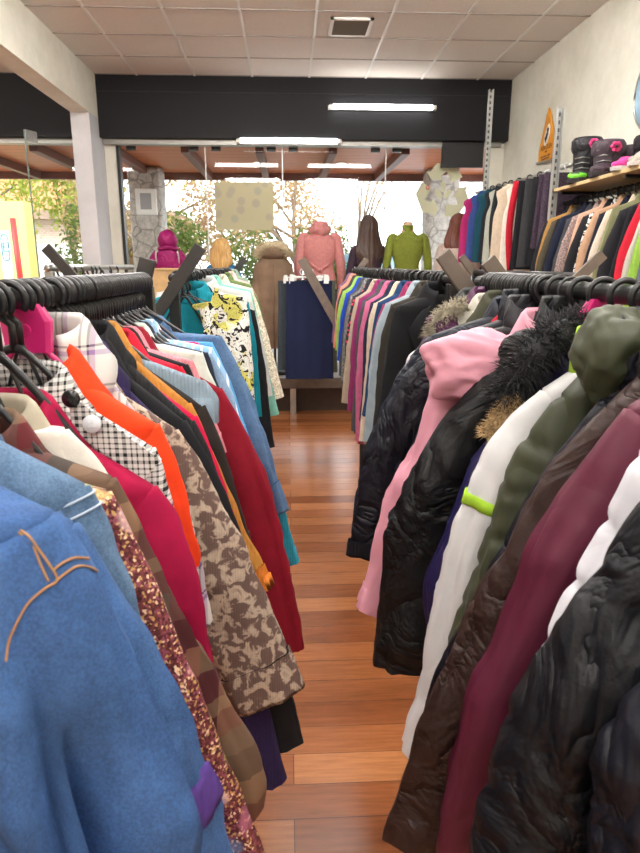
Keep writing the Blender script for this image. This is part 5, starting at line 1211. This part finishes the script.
    if hair:
        m = MB(); rings = []
        top_z = 1.80; n = 72
        for i in range(40):
            q = i / 39
            z = top_z - q * (hair_len)
            if q < .28:
                u = q / .28; w = .11 * math.sqrt(max(.004, 1 - (1 - u) ** 2)); d = .118 * math.sqrt(max(.004, 1 - (1 - u) ** 2)); yo = .012 - .02 * u
            else:
                u = (q - .28) / .72; w = .11 + .045 * math.sin(u * PI * .9) - .045 * smooth01((u - .55) / .45); d = .115 - .07 * smooth01(u * 1.8); yo = -.008 - .065 * smooth01(u * 1.6)
            ring = []
            for j in range(n):
                a = 2 * PI * j / n; c, s2 = math.cos(a), math.sin(a)
                g = 1 + .05 * math.sin(a * 17 + 3 * ns(c * 2, s2 * 2, z * 4)) + .09 * ns(c * 3 + X, s2 * 3, z * 5)
                x = w * c * g + .012 * ns(z * 6, X, 1); y = d * s2 * g
                if y > .03: y = .03 + (y - .03) * .45                         # the face stays free
                ring.append((x, yo + y, z + .02 * ns(a * 3, X, 2) * q))
            rings.append(ring)
        m.loft(rings, True, True); m.build('hair', hair_mat, t)
    return t
def hair_mat(name, a, b_):
    m_, nt_, bs = new_mat(name)
    mp = nt_.nodes.new('ShaderNodeMapping'); mp.inputs['Scale'].default_value = (60, 60, 4); nt_.links.new(obj_coords(nt_), mp.inputs['Vector'])
    nt_.links.new(ramp(nt_, noise_node(nt_, 1.5, 5, mp.outputs[0]), [(.3, a), (.7, b_)]), bs.inputs['Base Color']); bs.inputs['Roughness'].default_value = .45
    return m_
BR = hair_mat('dark_brown_hair', rgb(38, 26, 22), rgb(84, 60, 48)); BL = hair_mat('blond_hair', rgb(170, 124, 66), rgb(226, 188, 122)); RD = hair_mat('red_brown_hair', rgb(78, 36, 26), rgb(130, 70, 52))
mannequin('headless mannequin in a salmon pink hooded sweater tied at the back', .337, 7.0, cloth(rgb(194, 128, 126), 'knit'), .985, 0, False, hood=True, knot=True, low_mat=cloth(rgb(26, 26, 30)), loose=.012)
mannequin('headless mannequin in a tight moss green roll-neck sweater', 1.27, 7.0, cloth(rgb(118, 128, 50), 'knit'), .985, 0, False, turtle=True, low_mat=cloth(rgb(40, 40, 44)))
mannequin('mannequin with long dark brown hair in a black plum top', .856, 7.0, cloth(rgb(58, 44, 56)), .905, math.radians(6), True, 'long', .62, BR, low_mat=cloth(rgb(120, 120, 128)), arms=[[(.17, -.01, 1.39), (.235, -.05, 1.13), (.22, .08, 1.0)], [(-.17, -.01, 1.39), (-.235, -.05, 1.13), (-.22, .08, 1.0)]])
mannequin('mannequin with red brown hair in a loose beige coat', 1.80, 6.95, cloth(rgb(196, 180, 170)), .915, math.radians(-12), True, 'long', .5, RD, low_mat=cloth(rgb(120, 110, 110)), loose=.02)
mannequin('blond mannequin in a blue denim top with one arm forward', -.69, 7.0, cloth(rgb(56, 112, 160), 'denim'), .775, math.radians(-10), True, 'long', .44, BL, low_mat=cloth(rgb(160, 150, 140)), arms=[[(.18, -.01, 1.38), (.27, -.02, 1.2), (.33, .06, 1.02)], [(-.175, -.01, 1.38), (-.22, .1, 1.16), (-.12, .3, 1.1)]])
# hooded child bust on a wooden plinth
t = empty('wooden_plinth', (-1.25, 7.02, .38)); tag(t, 'tall pale wooden plinth under the hooded magenta bust', 'plinth')
PN = plain('pale_plywood', rgb(198, 164, 116), .6, var=.1)
m = MB(); m.box((-.2, -.15, 0), (.2, .15, 1.06)); m.build('box', PN, t, False, bevel=.004)
m = MB(); m.box((-.215, -.165, 1.06), (.215, .165, 1.085)); m.build('top_board', PN, t, False, bevel=.003)
t = empty('child_mannequin', (-1.25, 7.02, 1.465)); tag(t, 'magenta hooded child mannequin with silver-edged armholes on the wooden plinth', 'mannequin')
CM = cloth(rgb(142, 22, 92), 'nylon')
skin_body('body', [(0, 0, .02), (0, 0, .13), (0, 0, .2), (0, .01, .26), (0, .02, .32)], [(0, 1), (1, 2), (2, 3), (3, 4)], [(.1, .07), (.1, .07), (.06, .05), (.05, .05), (.055, .06)], SKIN, t)
torso_loft([(0, .125, .09, 0), (.06, .128, .095, 0), (.14, .12, .09, 0), (.19, .085, .075, 0), (.21, .06, .06, 0)], seed=2).build('jacket', CM, t)
for s_ in (1, -1):
    limb([(s_ * .1, 0, .15), (s_ * .15, -.01, .08), (s_ * .165, .02, -.0)], [.05, .05, .045], 1 + s_).build('sleeve', CM, t)
    m = MB(); m.tube([(s_ * (.105 + .012 * math.cos(a)), -.085 + .05 * (1 - math.sin(a)) * .5, .10 + .065 * math.sin(a)) for a in [k * PI / 10 - PI / 2 for k in range(11)]], .009, 8); m.build('silver_piping', plain('silver_piping', rgb(206, 206, 210), .3, .3), t)
m = blob((0, .01, .285), (.098, .098, .105), 5.5, amp=.12, crease=.04); hd = m.build('hood', CM, t)
m = MB(); m.tube([(.09 * math.cos(a), .01 + .1 * math.sin(a), .20 + .006 * math.sin(3 * a)) for a in [2 * PI * k / 30 for k in range(31)]], .022, 10); m.build('hood_roll', CM, hd)

# ------------------------------------------------------------------ outside
RNG = random.Random(11)
structure(flatbox('street', (-45, 7.62, -.14), (45, 60, -.04), plain('pale_asphalt', rgb(140, 138, 134), .9, var=.12)))
structure(flatbox('pavement', (-30, 7.6, -.05), (30, 11.0, .0), plain('pale_paving', rgb(150, 146, 140), .9, var=.1)))
def soffit_mat():
    m_, nt_, b_ = new_mat('varnished_soffit_boards')
    oc = obj_coords(nt_)
    y = axis(nt_, oc, 'Y')
    k = ramp(nt_, mathn(nt_, 'FRACT', mathn(nt_, 'MULTIPLY', y, 1 / .24)), [(0, (.05, .05, .05, 1)), (.10, (1, 1, 1, 1))])
    mp = nt_.nodes.new('ShaderNodeMapping'); mp.inputs['Scale'].default_value = (1, 16, 1); nt_.links.new(oc, mp.inputs['Vector'])
    g = ramp(nt_, noise_node(nt_, 3, 5, mp.outputs[0]), [(.3, rgb(168, 84, 34)), (.7, rgb(200, 108, 48))])
    nt_.links.new(mix(nt_, 1.0, g, k, 'MULTIPLY'), b_.inputs['Base Color']); b_.inputs['Roughness'].default_value = .45
    return m_
t = flatbox('canopy_roof', (-9, 7.64, 2.80), (8, 10.1, 2.84), soffit_mat()); structure(t)
DW = plain('dark_varnished_beam', rgb(96, 46, 26), .5, var=.15)
for k in range(-8, 8):
    x = -.3 + .82 * k
    structure(flatbox('canopy_beam', (x - .045, 7.66, 2.70), (x + .045, 10.05, 2.80), DW, t, .004))
structure(flatbox('canopy_fascia', (-9, 10.02, 2.70), (8, 10.1, 2.98), DW, t))
for x in (-.36, .72):  # two round discs with glowing faces, put against the canopy boards
    o = empty('soffit_roundel', (x, 9.0, 2.792)); tag(o, 'small glowing downlight in the wooden canopy, ' + ('behind the cream poster' if x < 0 else 'above the brunette mannequin'), 'roundel', 'canopy roundels')
    m = MB(); m.disc((0, 0, 0), .07, 'z', .006, 24); m.build('rim', WF, o); m = MB(); m.disc((0, 0, -.005), .055, 'z', .004, 24); m.build('lens', emis('glowing_roundel_face', (1, .97, .9, 1), 5), o)
def stone_mat():
    m_, nt_, b_ = new_mat('rough_grey_stone')
    oc = obj_coords(nt_)
    v = nt_.nodes.new('ShaderNodeTexVoronoi'); v.inputs['Scale'].default_value = 5; v.feature = 'DISTANCE_TO_EDGE'; nt_.links.new(warp(nt_, oc, .1, 5), v.inputs['Vector'])
    f = noise_node(nt_, 14, 6, oc, .7)
    st = ramp(nt_, f, [(.3, rgb(150, 146, 140)), (.7, rgb(214, 210, 202))])
    nt_.links.new(mix(nt_, ramp(nt_, v.outputs['Distance'], [(0, (1, 1, 1, 1)), (.05, (0, 0, 0, 1))]), st, rgb(128, 122, 114)), b_.inputs['Base Color'])
    b_.inputs['Roughness'].default_value = .9; bump(nt_, b_, f, .6, .02)
    return m_
SM = stone_mat()
def stone_pillar(X, Y, label):
    m = MB(); rings = []
    for i in range(40):
        z = 2.8 * i / 39; ring = []
        for j in range(40):
            a = 2 * PI * j / 40; c, s_ = sgp(math.cos(a), .3), sgp(math.sin(a), .3); k = 1 + .05 * ns(c * 3 + X, s_ * 3, z * 5)
            ring.append((.225 * c * k, .225 * s_ * k, z))
        rings.append(ring)
    m.loft(rings, True, True)
    o = m.build('stone_pillar', SM, loc=(X, Y, -.02)); tag(o, label, 'pillar', 'stone pillars of the canopy'); return o
stone_pillar(-1.95, 9.6, 'rough grey stone pillar carrying a white meter box')
stone_pillar(2.2, 9.6, 'rough grey stone pillar behind the recycling sign')
t = empty('meter_box', (-1.92, 9.355, 2.33)); tag(t, 'small white meter box fixed on the stone pillar', 'meter box')
m = MB(); m.box((-.14, -.05, -.17), (.14, .05, .17)); m.build('case', WF, t, False, bevel=.01)
m = MB(); m.box((-.075, -.056, -.1), (.075, -.048, .11)); m.build('cover', plain('grey_meter_glass', rgb(150, 150, 152), .2), t, False, bevel=.004)
# street sign and red post
t = empty('parking_sign', (-4.98, 12.0, -.04)); tag(t, 'white street sign with a letter E in a blue green frame', 'street sign')
m = MB(); m.tube([(0, .03, 0), (0, .03, 2.05)], .03, 12); m.build('pole', M['steel'], t)
WS2 = plain('white_sign_face', rgb(240, 240, 238), .5); BG = plain('blue_green_sign_ink', rgb(40, 130, 150), .5)
m = MB(); m.box((-.085, -.006, 1.15), (.085, .006, 2.12)); m.build('panel', WS2, t, False, bevel=.004)
m = MB(); m.tube([(.062 * sgp(math.cos(a), .5), -.009, 1.83 + .22 * sgp(math.sin(a), .5)) for a in [2 * PI * k / 40 for k in range(41)]], .010, 6); m.build('frame_line', BG, t)
lettering('E', .24, (0, -.008, 1.83), (PI / 2, 0, 0), BG, t, 'letter', .001)
t = MB(); t.tube([(-4.52, 11.4, -.05), (-4.56, 11.4, 2.25)], .05, 12); tag(t.build('red_post', plain('bright_red_paint', rgb(216, 44, 36), .45)), 'bright red post on the far pavement beside the street sign', 'post')
t = MB(); t.box((-6.5, 14, -.05), (-5.35, 14.5, 2.75)); tag(t.build('yellow_wall_pier', plain('pale_yellow_render', rgb(232, 206, 120), .9, var=.06), None, False), 'pale yellow wall pier behind the street sign', 'pier')
# house across the street
t = empty('house', (-9.5, 26, -.05)); tag(t, 'pale brick house with a dark roof edge and garage door across the street', 'house')
def brick(name, a, b_, mo):
    m_, nt_, bs = new_mat(name); br = nt_.nodes.new('ShaderNodeTexBrick'); br.inputs['Scale'].default_value = 3; br.inputs['Color1'].default_value = a; br.inputs['Color2'].default_value = b_; br.inputs['Mortar'].default_value = mo
    mp = nt_.nodes.new('ShaderNodeMapping'); mp.inputs['Rotation'].default_value = (PI / 2, 0, 0); nt_.links.new(obj_coords(nt_), mp.inputs['Vector']); nt_.links.new(mp.outputs[0], br.inputs['Vector'])
    nt_.links.new(br.outputs['Color'], bs.inputs['Base Color']); bs.inputs['Roughness'].default_value = .9; return m_
m = MB(); m.box((-6, 0, 0), (5, 7, 3.2)); m.build('wall', brick('cream_brick', rgb(196, 170, 150), rgb(178, 148, 128), rgb(206, 196, 184)), t, False)
m = MB(); m.loft([[(x, y, z) for x, z in ((-6.5, 3.2), (5.5, 3.2), (5.3, 3.5), (-6.3, 3.5))] for y in (-.5, 7)], True, True); m.build('roof', plain('weathered_roof', rgb(150, 126, 110), .9, var=.2), t, False)
m = MB(); m.loft([[(x, y, z) for x, z in ((-6.3, 3.5), (2.4, 3.5), (-1.9, 6.4))] for y in (2.5, 6.5)], True, True); m.build('gable', plain('orange_tile_gable', rgb(214, 150, 110), .9, var=.15), t, False)
for x0, x1, z0, z1 in ((2.6, 3.7, 1.1, 2.2), (-2.4, -1.3, 1.0, 2.2)):
    m = MB(); m.box((x0, -.05, z0), (x1, .02, z1)); w = m.build('window', WF, t, False); m = MB(); m.box((x0 + .08, -.07, z0 + .08), (x1 - .08, -.04, z1 - .08)); m.build('pane', plain('dark_green_pane', rgb(86, 96, 70), .2), w, False)
m = MB(); m.box((-.9, -.05, 0), (1.9, .02, 2.3)); m.build('garage_door', plain('white_garage_door', rgb(228, 226, 222), .6, var=.05), t, False)
# white van
t = empty('white_van', (2.1, 14.5, -.08)); tag(t, 'white van parked across the street behind the pink mannequin', 'van')
VW = plain('white_car_paint', rgb(232, 234, 236), .25); VG = plain('blue_grey_car_glass', rgb(120, 150, 170), .1)
m = MB(); side = [(-2.35, .35), (2.3, .35), (2.4, .7), (2.38, 1.1), (2.2, 1.85), (2.05, 2.0), (-.9, 2.02), (-1.25, 1.85), (-1.75, 1.22), (-2.3, 1.05), (-2.42, .7)]
m.loft([[(x * (1 if abs(y) < .8 else .985), y, z if abs(y) < .8 or z < 1.3 else z - .04) for x, z in side] for y in (-.86, -.7, .7, .86)], True, True); m.build('body', VW, t, False, bevel=.05)
for xs_ in (((-1.55, 1.25), (-.75, 1.25), (-.75, 1.78), (-1.15, 1.78)), ((-.6, 1.25), (.55, 1.25), (.55, 1.8), (-.6, 1.8)), ((.75, 1.25), (1.95, 1.25), (1.85, 1.8), (.75, 1.8))):
    m = MB(); m.loft([[(x, y, z) for x, z in xs_] for y in (-.885, -.85)], True, True); m.build('side_window', VG, t, False)
for x in (-1.5, 1.5):
    for y in (-.8, .8):
        m = MB(); m.disc((x, y, .34), .34, 'y', .1, 32); w = m.build('wheel', DS, t); m = MB(); m.disc((x, y * 1.1, .34), .2, 'y', .04, 24); m.build('hub_cap', M['steel'], w)
# trees and hedge
def leaf_mat(name, cols):
    m_, nt_, b_ = new_mat(name)
    oi = noise_node(nt_, 2.3, 5, obj_coords(nt_), .8)
    c_ = ramp(nt_, oi, [(.25 + .5 * i / max(1, len(cols) - 1), c) for i, c in enumerate(cols)])
    df = nt_.nodes.new('ShaderNodeBsdfDiffuse'); tl = nt_.nodes.new('ShaderNodeBsdfTranslucent'); mx = nt_.nodes.new('ShaderNodeMixShader'); mx.inputs[0].default_value = .4
    for n_ in (df, tl): nt_.links.new(c_, n_.inputs[0])
    nt_.links.new(df.outputs[0], mx.inputs[1]); nt_.links.new(tl.outputs[0], mx.inputs[2]); nt_.links.new(mx.outputs[0], nt_.nodes['Material Output'].inputs['Surface'])
    return m_
def leaves(m, centers, n, size, rnd, droop=0):
    for _ in range(n):
        c, r = rnd.choice(centers)
        d = Vector((rnd.gauss(0, 1), rnd.gauss(0, 1), rnd.gauss(0, 1))).normalized() * (rnd.random() ** .4)
        p = Vector((c[0] + d.x * r[0], c[1] + d.y * r[1], c[2] + d.z * r[2] - droop * rnd.random() ** 2))
        a = Vector((rnd.gauss(0, 1), rnd.gauss(0, 1), rnd.gauss(0, 1) - droop)).normalized() * size * rnd.uniform(.6, 1.3)
        b = a.cross(Vector((rnd.gauss(0, 1), rnd.gauss(0, 1), rnd.gauss(0, 1)))).normalized() * size * .42
        m.add([p - a, p - a * .1 + b, p + a, p - a * .1 - b], [(0, 1, 2, 3)])
def tree(label, X, Y, h, centers, n, size, lm, trunk=.12, name='tree', droop=0, cat='tree', seed=1, group='trees across the street'):
    rnd = random.Random(seed)
    t = empty(name, (X, Y, -.06)); tag(t, label, cat, group)
    if trunk:
        m = MB(); m.tube([(0, 0, 0), (.05, 0, h * .3), (-.04, .03, h * .6), (.03, 0, h * .85)], [trunk, trunk * .8, trunk * .6, trunk * .25], 12)
        m.build('trunk', plain('grey_brown_bark', rgb(120, 104, 90), .9, var=.2), t)
        m = MB()
        for c, r in centers:
            m.tube([(0, 0, h * rnd.uniform(.35, .6)), (c[0] * .5, c[1] * .5, (h * .5 + c[2]) * .5 + .2), tuple(c)], [trunk * .45, trunk * .3, trunk * .1], 8)
        m.build('branches', plain('grey_brown_bark', rgb(120, 104, 90), .9, var=.2), t)
    m = MB(); leaves(m, centers, n, size, rnd, droop); m.build('foliage', lm, t, False)
    return t
G1 = leaf_mat('yellow_green_leaves', [rgb(120, 140, 50), rgb(160, 170, 80), rgb(190, 180, 100)])
G2 = leaf_mat('dark_hedge_leaves', [rgb(50, 66, 36), rgb(84, 100, 52), rgb(130, 134, 70)])
G3 = leaf_mat('autumn_blossom_leaves', [rgb(120, 132, 60), rgb(166, 160, 84), rgb(160, 124, 110), rgb(180, 176, 100), rgb(140, 104, 96)])
G4 = leaf_mat('pale_thin_leaves', [rgb(150, 146, 90), rgb(170, 140, 110), rgb(140, 146, 80)])
def cl(n, sx, sy, z0, z1, r, seed):
    q = random.Random(seed); return [((q.uniform(-sx, sx), q.uniform(-sy, sy), q.uniform(z0, z1)), (r * q.uniform(.7, 1.2), r * q.uniform(.7, 1.2), r * q.uniform(.6, 1.1))) for _ in range(n)]
tree('drooping yellow green tree beyond the glass door', -8.2, 17, 4.2, cl(10, 1.6, 1.0, 3.6, 5.2, .85, 2), 5200, .09, G1, .12, droop=.7, seed=3)
tree('yellow green tree beside the house roof', -6.0, 19, 4.0, cl(5, .7, .6, 3.2, 4.8, .65, 5), 2200, .09, G1, .1, droop=.5, seed=4)
tree('autumn tree with pink brown leaves behind the stone pillar', -3.1, 15.5, 4.0, cl(9, 1.5, .8, 1.4, 4.0, .8, 8), 5200, .075, G3, .1, seed=6)
tree('thin autumn tree between the cream poster and pink mannequin', .2, 17.5, 4.2, cl(8, 1.6, .8, 2.0, 4.2, .8, 12), 2600, .075, G4, .1, seed=8)
tree('sparse autumn tree behind the brunette mannequin', 2.3, 21, 4.6, cl(6, 1.2, .8, 3.0, 4.8, .8, 15), 700, .07, G4, .09, seed=9)
tree('clipped dark green hedge across the street under the cream poster', -1.6, 13.2, 1.7, cl(34, 2.9, .4, .3, 2.4, .55, 20), 11000, .06, G2, 0, 'hedge', cat='hedge', seed=10, group='hedges across the street')

# ------------------------------------------------------------------ light, sky, camera
w = bpy.data.worlds.new('bright_overcast_sky'); scene.world = w; w.use_nodes = True
bg = w.node_tree.nodes['Background']; bg.inputs[0].default_value = (.93, .965, 1, 1); bg.inputs[1].default_value = SKY
sl = bpy.data.lights.new('hazy_sun', 'SUN'); sl.energy = SUN; sl.angle = math.radians(12); sl.color = (1, .95, .86)
so = bpy.data.objects.new('hazy_sun', sl); COL.objects.link(so); so.rotation_euler = (math.radians(42), 0, math.radians(-25))
cam = bpy.data.cameras.new('camera'); co = bpy.data.objects.new('camera', cam); COL.objects.link(co)
cam.sensor_fit = 'VERTICAL'; cam.sensor_height = 36; cam.lens = 640 / 853 * 36
cam.dof.use_dof = True; cam.dof.focus_distance = 1.7; cam.dof.aperture_fstop = 12
cam.clip_start = .02; cam.clip_end = 300
co.location = (0, 0, 1.5); co.rotation_euler = (math.radians(90 - 14.2), 0, math.radians(-2.8))
scene.camera = co
vs = scene.view_settings; vs.view_transform = 'Standard'; vs.look = 'None'; vs.gamma = 1; vs.use_curve_mapping = False; vs.exposure = .07
scene.cycles.use_denoising = True
scene.cycles.max_bounces = 8; scene.cycles.transparent_max_bounces = 16
